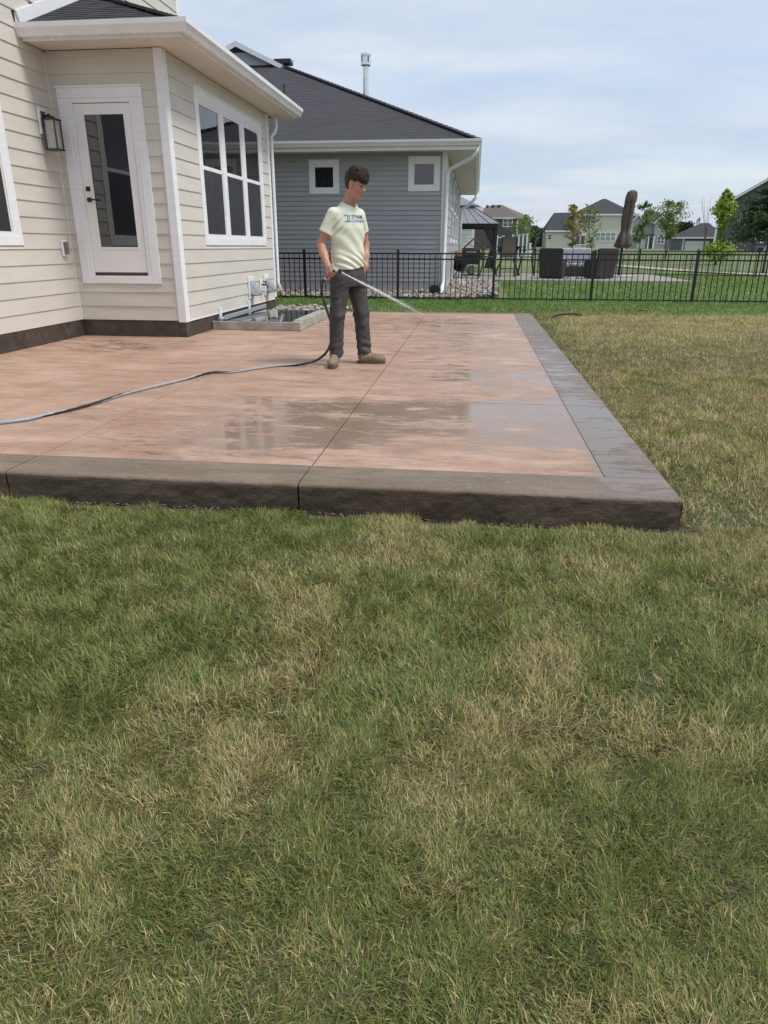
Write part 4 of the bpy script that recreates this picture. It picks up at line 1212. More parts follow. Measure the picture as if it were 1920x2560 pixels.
# taupe house, turned so its right side shows
Wd, Dp = 11.5, 9.5
bhx, bhy = FX(5.75), 145
bh = thing('taupe_house', 'two storey taupe house with brown hip roof seen corner on', 'house', (bhx, bhy, .6), rz=-.33)
zb = .6
MB().box(-Wd, 0, 0, Dp, -.6, FZ(5.05) - zb).build('wall', M['brownsid'], bh)
eave(-Wd, 0, 0, Dp, FZ(5.12) - zb, .45).build('fascia', M['gutter'], bh)
rf = hip_roof(-Wd, 0, 0, Dp, FZ(5.14) - zb, FZ(7.0) - zb, .5).build('roof', M['roof_br'], bh)
for i in range(3):
    MB().box(-7.6 + i * 1.2, -7.2 + i * 1.2, 3.6, 4.0, FZ(6.55) - zb, FZ(6.95) - zb).build('roof_vent', M['roof_ch'], rf)
MB().box(-.14, .05, -.05, .12, -.3, FZ(5.0) - zb).build('corner_board', M['trim'], bh)
fwin(bh, -2.9, -.95, 0, FZ(3.84) - zb, FZ(4.97) - zb, 2)
fwin(bh, -6.3, -4.6, 0, FZ(3.84) - zb, FZ(4.97) - zb, 2)
# side window (faces +X locally)
mb = MB(); y0_, y1_, z0_, z1_ = 5.0, 6.7, FZ(3.77) - zb, FZ(4.96) - zb
mb.box(.003, .1, y0_, y1_, z0_, z0_ + .12); mb.box(.003, .1, y0_, y1_, z1_ - .12, z1_); mb.box(.003, .098, y0_, y0_ + .25, z0_ + .12, z1_ - .12); mb.box(.003, .098, y1_ - .25, y1_, z0_ + .12, z1_ - .12); mb.box(.003, .097, y0_ + .25, y1_ - .25, (z0_ + z1_) / 2 - .06, (z0_ + z1_) / 2 + .06)
wi = mb.build('window', M['trim'], bh)
MB().box(.003, .05, y0_ + .2, y1_ - .2, z0_ + .1, z1_ - .1).build('pane', M['glass_far'], wi)
# white deck railing in front of it
dk = thing('deck_railing', 'white posted deck railing with dark panels in front of the taupe house', 'railing', (3, 60, .2))
for xx, zt in ((1.62, 1.95), (2.1, 1.93), (2.85, 2.0), (3.31, 2.0), (3.63, 2.06), (3.95, 2.08)):
    mb = MB(); mb.box(xx - .06, xx + .06, 59.94, 60.06, .2, zt); mb.box(xx - .1, xx + .1, 59.9, 60.1, zt, zt + .07); mb.build('post', M['white'], dk)
mb = MB(); mb.box(4.2 - .08, 4.2 + .08, 59.5, 59.66, .2, 1.38); mb.box(4.2 - .12, 4.2 + .12, 59.46, 59.7, 1.38, 1.46); mb.build('post', M['white'], dk)
MB().box(1.6, 2.85, 59.96, 60.04, 1.83, 1.9).build('rail', M['white'], dk)
MB().box(1.6, 3.95, 60.0, 60.03, .75, 1.2).build('rail', M['black'], dk)
MB().box(2.9, 3.93, 59.97, 59.99, 1.2, 1.85).build('panel', M['dkgrey'], dk)
MB().box(1.6, 4.25, 60.07, 63, .35, .62).build('deck', M['white'], dk)
# cream house
ch_ = thing('cream_house', 'large cream two storey house with charcoal roof behind the saplings', 'house', (FX(17), 145, .6))
Yc = 145
bx0, bx1 = FX(13.85), FX(21.7)
ez = FZ(5.5)
MB().box(bx0, bx1, Yc, Yc + 11, 0, ez).build('wall', M['cream'], ch_)
MB().box(FX(10.0), bx0, Yc + .6, Yc + 9, 0, FZ(3.3)).build('wing_wall', M['cream'], ch_)
hip_roof(bx0, bx1, Yc, Yc + 11, ez + .02, FZ(7.72), .5, ((FX(17.9), Yc + 5.5), (FX(18.4), Yc + 5.5))).build('roof', M['roof_ch'], ch_)
eave(bx0, bx1, Yc, Yc + 11, ez, .5).build('fascia', M['gutter'], ch_)
wr_ = MB().add([(FX(9.68), Yc + .1, FZ(3.36)), (bx0 + 1.5, Yc + .1, FZ(3.36)), (bx0 + 1.5, Yc + 5, FZ(5.92)), (FX(11.1), Yc + 5, FZ(5.85)), (FX(9.68), Yc + 9.6, FZ(3.36)), (bx0 + 1.5, Yc + 9.6, FZ(3.36))], [(0, 1, 2, 3), (3, 2, 5, 4), (0, 3, 4), (1, 5, 2), (0, 4, 5, 1)])
wr_.build('wing_roof', M['roof_ch'], ch_)
MB().box(FX(9.7), bx0 - .52, Yc + .04, Yc + .09, FZ(3.2), FZ(3.38)).build('wing_fascia', M['gutter'], ch_)
fwin(ch_, FX(10.09), FX(10.79), Yc + .6, FZ(2.1), FZ(2.92))
fwin(ch_, FX(13.97), FX(15.44), Yc, FZ(1.44), FZ(2.78), 2, False, 'glass')
fwin(ch_, FX(14.38), FX(16.69), Yc, FZ(4.21), FZ(5.28), 3)
fwin(ch_, FX(16.75), FX(19.6), Yc, FZ(1.9), FZ(3.15), 4, True, 'blind')
# light grey house with two gables
k3 = 165 / 130.
GXf = lambda x: x * k3
GZf = lambda z: CAM_H + (z - CAM_H) * k3
lg = thing('light_grey_house', 'light grey house with twin white edged gables and a front porch', 'house', (GXf(29.5), 165, .7))
Yl = 165
MB().box(GXf(26.2), GXf(32.8), Yl, Yl + 10, 0, GZf(4.95)).build('wall', M['ltgrey'], lg)
hip_roof(GXf(26.2), GXf(32.8), Yl, Yl + 10, GZf(4.98), GZf(6.95), .5, ((GXf(29.2), Yl + 5), (GXf(29.7), Yl + 5))).build('roof', M['roof_ch'], lg)
eave(GXf(26.2), GXf(32.8), Yl, Yl + 10, GZf(4.96), .5).build('fascia', M['gutter'], lg)
for (a, bq, ap) in ((28.95, 31.0, 5.98), (25.2, 27.3, 6.2)):
    a, bq = GXf(a), GXf(bq); ap = GZf(ap); e0 = GZf(5.0)
    mb = MB(); mb.box(a + .15, bq - .15, Yl - 1.2, Yl, 0, e0); mb.prism([(a + .15, Yl - 1.2, e0), (bq - .15, Yl - 1.2, e0), ((a + bq) / 2, Yl - 1.2, ap - .15)], (0, 1.2, 0)); mb.build('gable_wall', M['ltgrey'], lg)
    gable_roof_y(a, bq, Yl - 1.3, Yl + 4, e0, ap, .25, .16).build('gable_roof', M['roof_ch'], lg)
    mb = MB(); s_ = (ap - e0) / ((bq - a) / 2)
    for sgn, xe in ((-1, a - .25), (1, bq + .25)):
        mb.prism([((a + bq) / 2, Yl - 1.62, ap + .1), (xe, Yl - 1.62, e0 - .25 * s_ + .1), (xe, Yl - 1.62, e0 - .25 * s_ - .18), ((a + bq) / 2, Yl - 1.62, ap - .2)], (0, .06, 0))
    mb.build('bargeboard', M['trim'], lg)
fwin(lg, GXf(29.6), GXf(31.0) - .2, Yl - 1.2, GZf(3.87), GZf(4.8), 2)
fwin(lg, GXf(29.7), GXf(30.9), Yl - 1.2, GZf(1.67), GZf(2.85), 2)
fwin(lg, GXf(26.6), GXf(27.25), Yl - 1.2, GZf(3.87), GZf(4.73), 1)
mb = MB(); mb.box(GXf(26.55), GXf(27.9), Yl - 1.28, Yl - 1.2, GZf(1.0), GZf(2.62)); mb.build('garage_door', M['white'], lg)
MB().box(GXf(28.34), GXf(28.95), Yl - .1, Yl - .003, GZf(.95), GZf(2.75)).build('door', M['dkgrey'], lg)
MB().box(GXf(26.2), GXf(29.0), Yl - 2.6, Yl - 1.3, GZf(2.95), GZf(3.12)).build('porch_roof', M['roof_ch'], lg)
for xx in (28.15, 29.0):
    MB().box(GXf(xx) - .13, GXf(xx) + .13, Yl - 2.4, Yl - 2.15, GZf(.8), GZf(2.95)).build('porch_post', M['trim'], lg)
# garage
k4 = 120 / 95.
HX = lambda x: x * k4
HZ = lambda z: CAM_H + (z - CAM_H) * k4
ga_ = thing('garage', 'low garage with white overhead door and charcoal roof left of the dark house', 'garage', (HX(26.7), 120, .5))
MB().box(HX(25.0), HX(29.4), 120, 128, 0, HZ(2.28)).build('wall', M['dkgrey'], ga_)
hip_roof(HX(25.0), HX(29.4), 120, 128, HZ(2.32), HZ(4.0), .35, ((HX(27.6), 124), (HX(28.6), 124))).build('roof', M['roof_ch'], ga_)
eave(HX(25.0), HX(29.4), 120, 128, HZ(2.32), .35, .2).build('fascia', M['gutter'], ga_)
gd_ = MB().box(HX(25.2), HX(28.0), 119.9, 119.998, .3, HZ(1.9)).build('overhead_door', M['white'], ga_)
for i in range(3):
    MB().box(HX(25.2), HX(28.0), 119.88, 119.898, HZ(.7) + i * .45, HZ(.7) + i * .45 + .42).build('door_panel', M['white'], gd_)
MB().box(HX(24.9), HX(25.05), 119.9, 119.995, .3, HZ(2.2)).build('corner_board', M['trim'], ga_)
# dark gable house at the right edge
k5 = 105 / 85.
JXf = lambda x: x * k5
JZf = lambda z: CAM_H + (z - CAM_H) * k5
dh = thing('dark_grey_house', 'tall dark grey gabled house at the right edge behind the big tree', 'house', (JXf(25.55), 105, 0), rz=-.30)
xa, xb = 0., 13.5
xm = (xa + xb) / 2; e0 = JZf(5.2); ap = JZf(8.5)
mb = MB(); mb.box(xa, xb, 0, 11, 0, e0); mb.prism([(xa, 0, e0), (xb, 0, e0), (xm, 0, ap)], (0, 11, 0)); mb.build('wall', M['dkgrey'], dh)
gable_roof_y(xa, xb, 0, 11, e0, ap, .5, .2).build('roof', M['roof_ch'], dh)
mb = MB(); s_ = (ap - e0) / ((xb - xa) / 2)
for xe in (xa - .5, xb + .5):
    mb.prism([(xm, -.56, ap + .15), (xe, -.56, e0 - .5 * s_ + .15), (xe, -.56, e0 - .5 * s_ - .15), (xm, -.56, ap - .15)], (0, .05, 0))
mb.build('bargeboard', M['trim'], dh)
z = .5
while z < ap - .5:
    zt = z + .24
    x0_ = xa if zt < e0 else xa + (zt - e0) / s_
    MB().box(x0_ + .02, xb - (x0_ - xa) - .02, -.035, -.002, z, zt - .02).build('siding_board', M['dkgrey'], dh)
    z += .24
fwin(dh, 4.7, 6.9, -.04, JZf(4.3), JZf(5.35), 2)
fwin(dh, 2.6, 3.5, -.04, JZf(3.6), JZf(4.6), 1)
fwin(dh, 4.9, 6.2, -.04, JZf(1.6), JZf(2.7), 2)
mb = MB(); mb.tube([(6.5, -.2, JZf(2.9)), (6.4, -.2, JZf(1.5)), (6.1, -.2, JZf(.7))], .09, 6); mb.build('downspout', M['gutter'], dh)
MB().box(xa - .1, xa + .15, -.07, -.001, .4, e0 - .4).build('corner_board', M['trim'], dh)
ac = thing('air_conditioner', 'dark air conditioning unit at the foot of the dark grey house', 'air conditioner', (JXf(29.6), 102.6, .6))
MB().box(JXf(29.3), JXf(29.95), 102.2, 103.0, .5, JZf(1.25)).build('cabinet', M['panelgrey'], ac, bevel=.05)
MB().box(JXf(29.35), JXf(29.9), 102.17, 102.195, .6, JZf(1.2)).build('grille', M['black'], ac)
# flag
fl = thing('flag_pole', 'distant flag on a thin pole above the garage roof', 'flag', (55.6, 200, 0))
mb = MB(); mb.tube([(55.9, 200, 0), (55.9, 200, 8.3)], .06, 6); mb.build('pole', M['galv'], fl)
M['red'] = pm('flag red', (.5, .09, .08), .8, .1, 3); M['navy'] = pm('flag navy', (.06, .07, .16), .8, .1, 3)
for i in range(7):
    za = 6.9 + i * .17
    MB().prism([(55.84, 199.95, za + .1), (55.84, 199.95, za + .27), (55.0, 199.9, za - .25), (55.0, 199.9, za - .42)], (0, .04, 0)).build('stripe', M['red' if i % 2 == 0 else 'white'], fl)
MB().prism([(55.85, 199.93, 7.6), (55.85, 199.93, 8.25), (55.5, 199.92, 8.05), (55.5, 199.92, 7.4)], (0, .015, 0)).build('canton', M['navy'], fl)

# ------------------------------------------------------------------ path beyond the back fence
pth = [(-6, 84), (2, 70), (6.0, 56), (8.3, 47), (10.3, 39), (12.4, 34), (15, 32.3), (22, 31)]
fine = []
for (a, bq) in zip(pth[:-1], pth[1:]):
    for i in range(8):
        fine.append((a[0] + (bq[0] - a[0]) * i / 8, a[1] + (bq[1] - a[1]) * i / 8))
fine.append(pth[-1])
vs, fs = [], []
for i, (x, y) in enumerate(fine):
    a, bq = fine[max(0, i - 1)], fine[min(len(fine) - 1, i + 1)]
    tx, ty = bq[0] - a[0], bq[1] - a[1]; l = math.hypot(tx, ty); nx__, ny__ = -ty / l, tx / l
    for s in (-.75, .75):
        xx, yq = x + nx__ * s, y + ny__ * s
        vs.append((xx, yq, float(ground(xx, yq)) + .045))
for i in range(len(fine) - 1):
    fs.append((2 * i, 2 * i + 2, 2 * i + 3, 2 * i + 1))
M['path'] = pm('path concrete', (.42, .37, .30), .9, .08, 2)
struct(MB().add(vs, fs).build('path', M['path']))

# ------------------------------------------------------------------ trees
M['bark'] = pm('bark', (.10, .08, .065), .9, .3, 6, .4, 40)
M['leaf'] = color_mat('foliage', .55, .3, .3)
def leaf_cloud(name, centers, ln, wd, cols, parent, droop=.2):
    n = len(centers)
    d = rng.normal(size=(n, 3)); d[:, 2] -= droop; d /= np.linalg.norm(d, axis=1)[:, None]
    s = np.cross(d, rng.normal(size=(n, 3))); s /= np.linalg.norm(s, axis=1)[:, None]
    L = (ln * rng.uniform(.6, 1.3, n))[:, None]; Wq = (wd * rng.uniform(.7, 1.2, n))[:, None]
    c = np.asarray(centers)
    nn2 = np.cross(d, s)
    v = np.stack([c - d * L * .5, c + s * Wq * .5 + nn2 * Wq * .12, c + d * L * .5, c - s * Wq * .5 + nn2 * Wq * .12], 1).reshape(-1, 3)
    f = np.arange(n * 4)
    pick = np.asarray(cols)[rng.integers(0, len(cols), n)] * rng.uniform(.7, 1.25, (n, 1))
    off = np.array(OFF[parent])
    o = np_mesh(name, v - off, f, np.full(n, 4), np.repeat(pick, 4, 0), M['leaf'], parent)
    OFF[o] = Vector(off)
    return o
def tree(name, label, x, y, top, crown, nbr, nleaf, leaf, cols, trunk_r=.05, stems=1, group=None, low=.25, lean=0, kindshape='oval', puff=.32):
    z0 = float(ground(x, y)) - .05
    H = top - z0
    t = thing(name, label, 'tree', (x, y, z0), group)
    mb = MB(); tips = []
    for s in range(stems):
        ang = R.uniform(0, 6.28); sp_ = 0 if stems == 1 else .12 * H
        pt = []
        for i in range(7):
            f = i / 6
            pt.append((x + lean * f + sp_ * f * math.cos(ang) + R.uniform(-.015, .015) * H * f, y + sp_ * f * math.sin(ang) + R.uniform(-.015, .015) * H * f, z0 + H * .93 * f))
        mb.tube(pt, [trunk_r * (1 - .85 * i / 6) for i in range(7)], 6)
        for bi in range(nbr):
            f = low + (0.97 - low) * (bi + R.random()) / nbr
            i = min(5, int(f * 6)); fr = f * 6 - i
            p0 = Vector(pt[i]).lerp(Vector(pt[i + 1]), fr)
            g_ = (f - low) / (1 - low)
            if kindshape == 'oval':
                rad = crown * math.sin(PI * (.12 + .85 * g_)) ** .7
            elif kindshape == 'cone':
                rad = crown * (1.05 - g_) ** .8
            else:
                rad = crown * (.55 + .5 * math.sin(g_ * 9 + 1.5)) * (1.1 - .75 * g_)
            rad *= R.uniform(.65, 1.1)
            a = R.uniform(0, 6.28)
            up_ = {'oval': .55, 'cone': .08, 'col': .5}[kindshape]
            e = p0 + Vector((math.cos(a) * rad, math.sin(a) * rad, rad * up_ * R.uniform(.6, 1.3)))
            mid = p0.lerp(e, .5) + Vector((0, 0, -.04 * rad))
            mb.tube([p0, mid, e], [trunk_r * .35 * (1 - .6 * g_) + .004, trunk_r * .22 * (1 - .6 * g_) + .003, .003], 4, caps=False)
            for q_ in (.35, .6, .8, 1.):
                tips.append((p0.lerp(e, q_), rad * puff * (.5 + .6 * q_)))
    mb.build('trunk', M['bark'], t, smooth=True)
    n = nleaf
    ii = rng.integers(0, len(tips), n)
    c = np.array([tuple(tips[i][0]) for i in ii]) + rng.normal(size=(n, 3)) * np.array([tips[i][1] for i in ii])[:, None] * np.array([.8, .8, .45])
    leaf_cloud('crown', c, leaf[0], leaf[1], cols, t)
    return t
GRN = [(.14, .22, .045), (.2, .28, .06), (.10, .16, .035), (.25, .31, .08)]
tree('sapling', 'young tree with orange and green leaves in front of the cream house', 7.45, 60, 4.5, .95, 26, 1500, (.15, .1), [(.32, .17, .035), (.36, .22, .05), (.16, .20, .05), (.26, .2, .05), (.2, .24, .06)], .045, low=.25)
tree('sapling', 'thin airy green sapling right of the orange one', 8.95, 60, 4.55, .8, 30, 900, (.14, .09), GRN, .035, 2, low=.2)
tree('sapling', 'small green tree directly behind the closed umbrella', 12.15, 58, 4.6, .85, 26, 1300, (.16, .11), GRN, .05, low=.3)
tree('sapling', 'multi stemmed green tree in front of the light grey house', 14.6, 60, 4.75, 1.0, 22, 2300, (.15, .1), GRN + [(.26, .26, .07)], .04, 3, low=.35)
tree('sapling', 'sparse young tree in front of the taupe house', 4.9, 80, 4.3, 1.5, 26, 900, (.2, .14), GRN, .05, low=.25)
tree('columnar_tree', 'narrow bright yellow green columnar tree beside the dark grey house', 15.35, 50, 5.0, .85, 80, 9000, (.2, .13), [(.34, .44, .06), (.40, .50, .09), (.27, .36, .05)], .05, low=.05, kindshape='col', puff=.42)
tree('larch_tree', 'feathery dark green tree with layered branches at the right edge', 13.55, 37, 4.75, 1.95, 60, 9500, (.24, .075), [(.045, .09, .03), (.07, .125, .045), (.03, .06, .022), (.09, .14, .05)], .06, low=.32, kindshape='cone', puff=.2)
tree('dark_tree', 'rounded dark green tree right of the light grey house', 43, 165, 6.2, 1.9, 40, 5000, (.4, .3), [(.03, .055, .022), (.045, .075, .03), (.02, .04, .016)], .2, low=.12, puff=.4)
tree('dark_tree', 'dark evergreen beside the corner of the taupe house', 11.8, 160, 4.7, 1.2, 30, 1800, (.35, .25), [(.03, .055, .022), (.045, .075, .03)], .12, low=.1, puff=.4)
bare = thing('bare_sapling', 'thin leafless sapling between the columnar tree and the dark house', 'tree', (16.2, 56, .2))
mb = MB()
for i in range(5):
    a = R.uniform(-.6, .6)
    mb.tube([(16.2, 56, .2), (16.2 + a * .15, 56, 2.2), (16.2 + a * .7 - .3, 56 + R.uniform(-.2, .2), 4.3 + R.uniform(-.4, .3))], [.03, .018, .006], 5)
mb.build('trunk', M['bark'], bare)
# far wood on the horizon
n = 26000
ang = rng.uniform(-.9, .9, n); dist = rng.uniform(330, 420, n)
cx_ = np.sin(ang) * dist; cy_ = np.cos(ang) * dist
hgt = 5.0 + 5.5 * fbm(ang * 40 + 30, ang * 0 + 2.2, 4)
cz = 1.0 + rng.random(n) ** .7 * hgt
anchor = thing('tmp', 'x', 'x'); 
o = leaf_cloud('far_wood', np.stack([cx_, cy_, cz], -1), 3.2, 2.6, [(.035, .06, .035), (.05, .085, .045), (.028, .045, .03)], anchor)
o.parent = None; bpy.data.objects.remove(anchor)
o['kind'] = 'stuff'; tag(o, 'distant belt of trees along the horizon', 'trees')
# ------------------------------------------------------------------ implicit surfaces for the figure
def surface_nets(D, org, h):
    ins = D < 0
    s = np.zeros(tuple(n - 1 for n in D.shape), np.int8)
    cor = [(i, j, k) for i in (0, 1) for j in (0, 1) for k in (0, 1)]
    nx, ny, nz = s.shape
    for i, j, k in cor:
        s += ins[i:i + nx, j:j + ny, k:k + nz]
    A = np.argwhere((s > 0) & (s < 8))
    idx = np.full(s.shape, -1, np.int64); idx[tuple(A.T)] = np.arange(len(A))
    acc = np.zeros((len(A), 3)); cnt = np.zeros(len(A))
    for a in cor:
        for ax in range(3):
            if a[ax]: continue
            bq = list(a); bq[ax] = 1
            v0 = D[tuple((A + a).T)]; v1 = D[tuple((A + bq).T)]
            cr_ = (v0 < 0) != (v1 < 0)
            tt_ = np.where(cr_, v0 / np.where(v0 == v1, 1, v0 - v1), 0)
            pp = np.tile(np.array(a, float), (len(A), 1)); pp[:, ax] += tt_
            acc[cr_] += pp[cr_]; cnt += cr_
    V_ = (A + acc / cnt[:, None]) * h + np.array(org)
    F_ = []
    for ax in range(3):
        o1, o2 = [q_ for q_ in range(3) if q_ != ax]
        sl0 = [slice(None)] * 3; sl1 = [slice(None)] * 3
        sl0[ax] = slice(0, -1); sl1[ax] = slice(1, None)
        ch0 = ins[tuple(sl0)]; ch1 = ins[tuple(sl1)]
        E_ = np.argwhere(ch0 != ch1)
        E_ = E_[(E_[:, o1] > 0) & (E_[:, o2] > 0) & (E_[:, o1] < D.shape[o1] - 1) & (E_[:, o2] < D.shape[o2] - 1)]
        flip = ch0[tuple(E_.T)]
        def cell(d1, d2):
            q_ = E_.copy(); q_[:, o1] -= d1; q_[:, o2] -= d2
            return idx[tuple(q_.T)]
        qd = np.stack([cell(1, 1), cell(0, 1), cell(0, 0), cell(1, 0)], 1)
        par = flip if ax != 1 else ~flip
        qd[~par] = qd[~par][:, ::-1]
        F_.append(qd)
    return V_, np.concatenate(F_)
class SDF:
    def __init__(s, lo, hi, h):
        s.h = h; s.lo = np.array(lo, float)
        n = np.ceil((np.array(hi) - s.lo) / h).astype(int) + 1
        s.ax = [s.lo[i] + np.arange(n[i]) * h for i in range(3)]
        s.D = np.full(tuple(n), .2, np.float32)
    def region(s, lo, hi):
        sl = []
        for i in range(3):
            a = max(0, int((lo[i] - s.lo[i]) / s.h)); bq = min(len(s.ax[i]), int((hi[i] - s.lo[i]) / s.h) + 2)
            sl.append(slice(a, max(a, bq)))
        G = np.meshgrid(*[s.ax[i][sl[i]] for i in range(3)], indexing='ij')
        return tuple(sl), np.stack(G, -1).astype(np.float32)
    def op(s, lo, hi, fn, k=.02, sub=False):
        pad = k + .03
        sl, P = s.region(np.array(lo) - pad, np.array(hi) + pad)
        if P.size == 0: return s
        d = fn(P); cur = s.D[sl]
        if sub:
            d = -d
            hh = np.clip(.5 - .5 * (cur - d) / k, 0, 1); r = cur * (1 - hh) + d * hh + k * hh * (1 - hh)
        else:
            hh = np.clip(.5 + .5 * (cur - d) / k, 0, 1); r = cur * (1 - hh) + d * hh - k * hh * (1 - hh)
        s.D[sl] = r
        return s
    def cap(s, a, b, ra, rb=None, k=.02, sub=False):
        a = np.array(a, np.float32); b = np.array(b, np.float32); rb = ra if rb is None else rb; m_ = max(ra, rb)
        def fn(P):
            ba = b - a; pa = P - a
            t_ = np.clip((pa @ ba) / (ba @ ba), 0, 1)
            return np.linalg.norm(pa - t_[..., None] * ba, axis=-1) - (ra + (rb - ra) * t_)
        return s.op(np.minimum(a, b) - m_, np.maximum(a, b) + m_, fn, k, sub)
    def ell(s, c, r, rot=None, k=.02, sub=False):
        c = np.array(c, np.float32); r = np.array(r, np.float32); m_ = r.max()
        def fn(P):
            q_ = P - c
            if rot is not None: q_ = q_ @ rot
            k0 = np.linalg.norm(q_ / r, axis=-1); k1 = np.linalg.norm(q_ / (r * r), axis=-1)
            return k0 * (k0 - 1) / np.maximum(k1, 1e-6)
        return s.op(c - m_, c + m_, fn, k, sub)
    def warp(s, fn):
        sl, P = s.region(s.lo, [a[-1] for a in s.ax]); s.D = s.D + fn(P).astype(np.float32); return s
    def cut(s, fn):
        sl, P = s.region(s.lo, [a[-1] for a in s.ax]); s.D = np.maximum(s.D, fn(P).astype(np.float32)); return s
    def sample(s, P):
        g_ = (np.asarray(P) - s.lo) / s.h; i = np.floor(g_).astype(int); f = g_ - i
        i = np.clip(i, 0, np.array(s.D.shape) - 2); o = 0
        for a in (0, 1):
            for b in (0, 1):
                for c in (0, 1):
                    w_ = (f[..., 0] if a else 1 - f[..., 0]) * (f[..., 1] if b else 1 - f[..., 1]) * (f[..., 2] if c else 1 - f[..., 2])
                    o = o + w_ * s.D[i[..., 0] + a, i[..., 1] + b, i[..., 2] + c]
        return o
    def build(s, name, mat, parent, smooth_it=2):
        s.D[0] = s.D[-1] = .1; s.D[:, 0] = s.D[:, -1] = .1; s.D[:, :, 0] = s.D[:, :, -1] = .1
        V_, F_ = surface_nets(s.D, s.lo, s.h)
        o = np_mesh(name, V_, F_.ravel(), np.full(len(F_), 4), None, mat, parent, smooth=True)
        if smooth_it:
            mo = o.modifiers.new('smooth', 'SMOOTH'); mo.factor = .5; mo.iterations = smooth_it
        OFF[o] = Vector((0, 0, 0))
        return o

M['skin'] = pm('tanned skin', (.46, .235, .155), .48, .08, 14, .08, 90)
M['shirt'] = pm('pale yellow cotton', (.67, .69, .545), .85, .04, 8, .12, 60, dirt=((.42, .42, .33), 9, .22))
M['pants'] = pm('charcoal twill', (.055, .05, .05), .8, .15, 9, .2, 90, dirt=((.12, .11, .105), 12, .45))
M['hair'] = pm('dark brown hair', (.030, .021, .017), .6, .35, 50, .3, 150)
M['suede'] = pm('tan suede', (.24, .165, .11), .85, .18, 12, .25, 80)
M['sole'] = pm('rubber sole', (.10, .075, .055), .8, .15, 20)
M['print'] = pm('navy print', (.035, .05, .10), .7, .1, 20)
M['printb'] = pm('blue print', (.07, .22, .48), .7, .1, 20)
M['brow'] = pm('dark brow', (.025, .017, .013), .7, .2, 40)
M['lip'] = pm('lip', (.30, .12, .09), .45, .08, 20)
PC = Vector((-1.30, 7.5, 0.0))
man = thing('person', 'young man in pale yellow t shirt and dark trousers spraying the patio with a hose', 'person', tuple(PC), rz=math.atan2(-.6, .8))
# head frame (local f, l, z)
HC = np.array((.118, .01, 1.742)); HS = .95
yaw_, pit = .27, .30
hf = np.array((math.cos(yaw_) * math.cos(pit), math.sin(yaw_) * math.cos(pit), -math.sin(pit)))
hl = np.array((-math.sin(yaw_), math.cos(yaw_), 0.)); hu = np.cross(hf, hl)
HR = np.stack([hf, hl, hu], 1)                 # columns are axes
def hp(x, y, z): return HC + HS * (HR @ np.array((x, y, z)))
WR = (.08, -.345, 1.012); EL = (-.10, -.268, 1.20)
HB, HT = np.array((.082, -.36, .893)), np.array((.205, -.355, .972))
JD = np.array((.922, .145, -.354)); JD = JD / np.linalg.norm(JD)
TIP = HT + JD * .10
b_ = SDF((-.26, -.46, .86), (.32, .36, 1.93), .0042)
b_.ell((0, 0, 1.25), (.10, .15, .26)).ell((0, 0, 1.0), (.10, .145, .16)).cap((0, -.14, 1.46), (0, .14, 1.46), .062)
b_.cap((.0, 0, 1.49), (.07, 0, 1.655), .066, .057, .03).cap((-.02, -.1, 1.50), (.01, 0, 1.565), .04, .05, .04).cap((-.02, .1, 1.50), (.01, 0, 1.565), .04, .05, .04)
H_ = lambda c, r, k=.02, sub=False: b_.ell(hp(*c), np.array(r) * HS, HR, k, sub)
H_((-.012, 0, .035), (.098, .076, .092)); H_((.03, 0, -.04), (.068, .058, .078), .03); b_.cap(hp(.06, 0, -.105), hp(.072, 0, -.107), .02, k=.025)
for s_ in (-1, 1):
    b_.cap(hp(-.005, s_ * .056, -.05), hp(.055, s_ * .022, -.102), .02, k=.03)
    H_((.062, s_ * .040, -.022), (.026, .024, .026), .025)
    H_((.080, s_ * .03, .028), (.02, .03, .012), .015)
    H_((.104, s_ * .032, .006), (.014, .02, .011), .010, True)
    H_((-.004, s_ * .079, -.002), (.021, .010, .033), .008); H_((.002, s_ * .088, .0), (.010, .006, .018), .006, True)
b_.cap(hp(.094, 0, .014), hp(.117, 0, -.026), .0085, .0125, .012)
for s_ in (-1, 1): H_((.104, s_ * .012, -.031), (.011, .008, .008), .008)
b_.cap(hp(.090, -.018, -.058), hp(.090, .018, -.058), .0075, k=.008); b_.cap(hp(.087, -.015, -.073), hp(.087, .015, -.073), .008, k=.008)
b_.cap(hp(.101, -.02, -.0655), hp(.101, .02, -.0655), .003, k=.004, sub=True)
# arms
b_.cap((-.01, -.185, 1.465), (-.05, -.225, 1.335), .056, .05).cap((-.05, -.225, 1.335), EL, .049, .039)
b_.cap(EL, (-.01, -.31, 1.105), .041, .041).cap((-.01, -.31, 1.105), WR, .041, .028)
b_.cap((-.01, .185, 1.465), (-.015, .235, 1.33), .056, .05).cap((-.015, .235, 1.33), (-.02, .275, 1.195), .048, .039).cap((-.02, .275, 1.195), (.015, .245, 1.09), .041, .04).cap((.015, .245, 1.09), (.05, .205, .985), .04, .03).cap((.05, .205, .985), (.035, .135, .89), .032, .036)
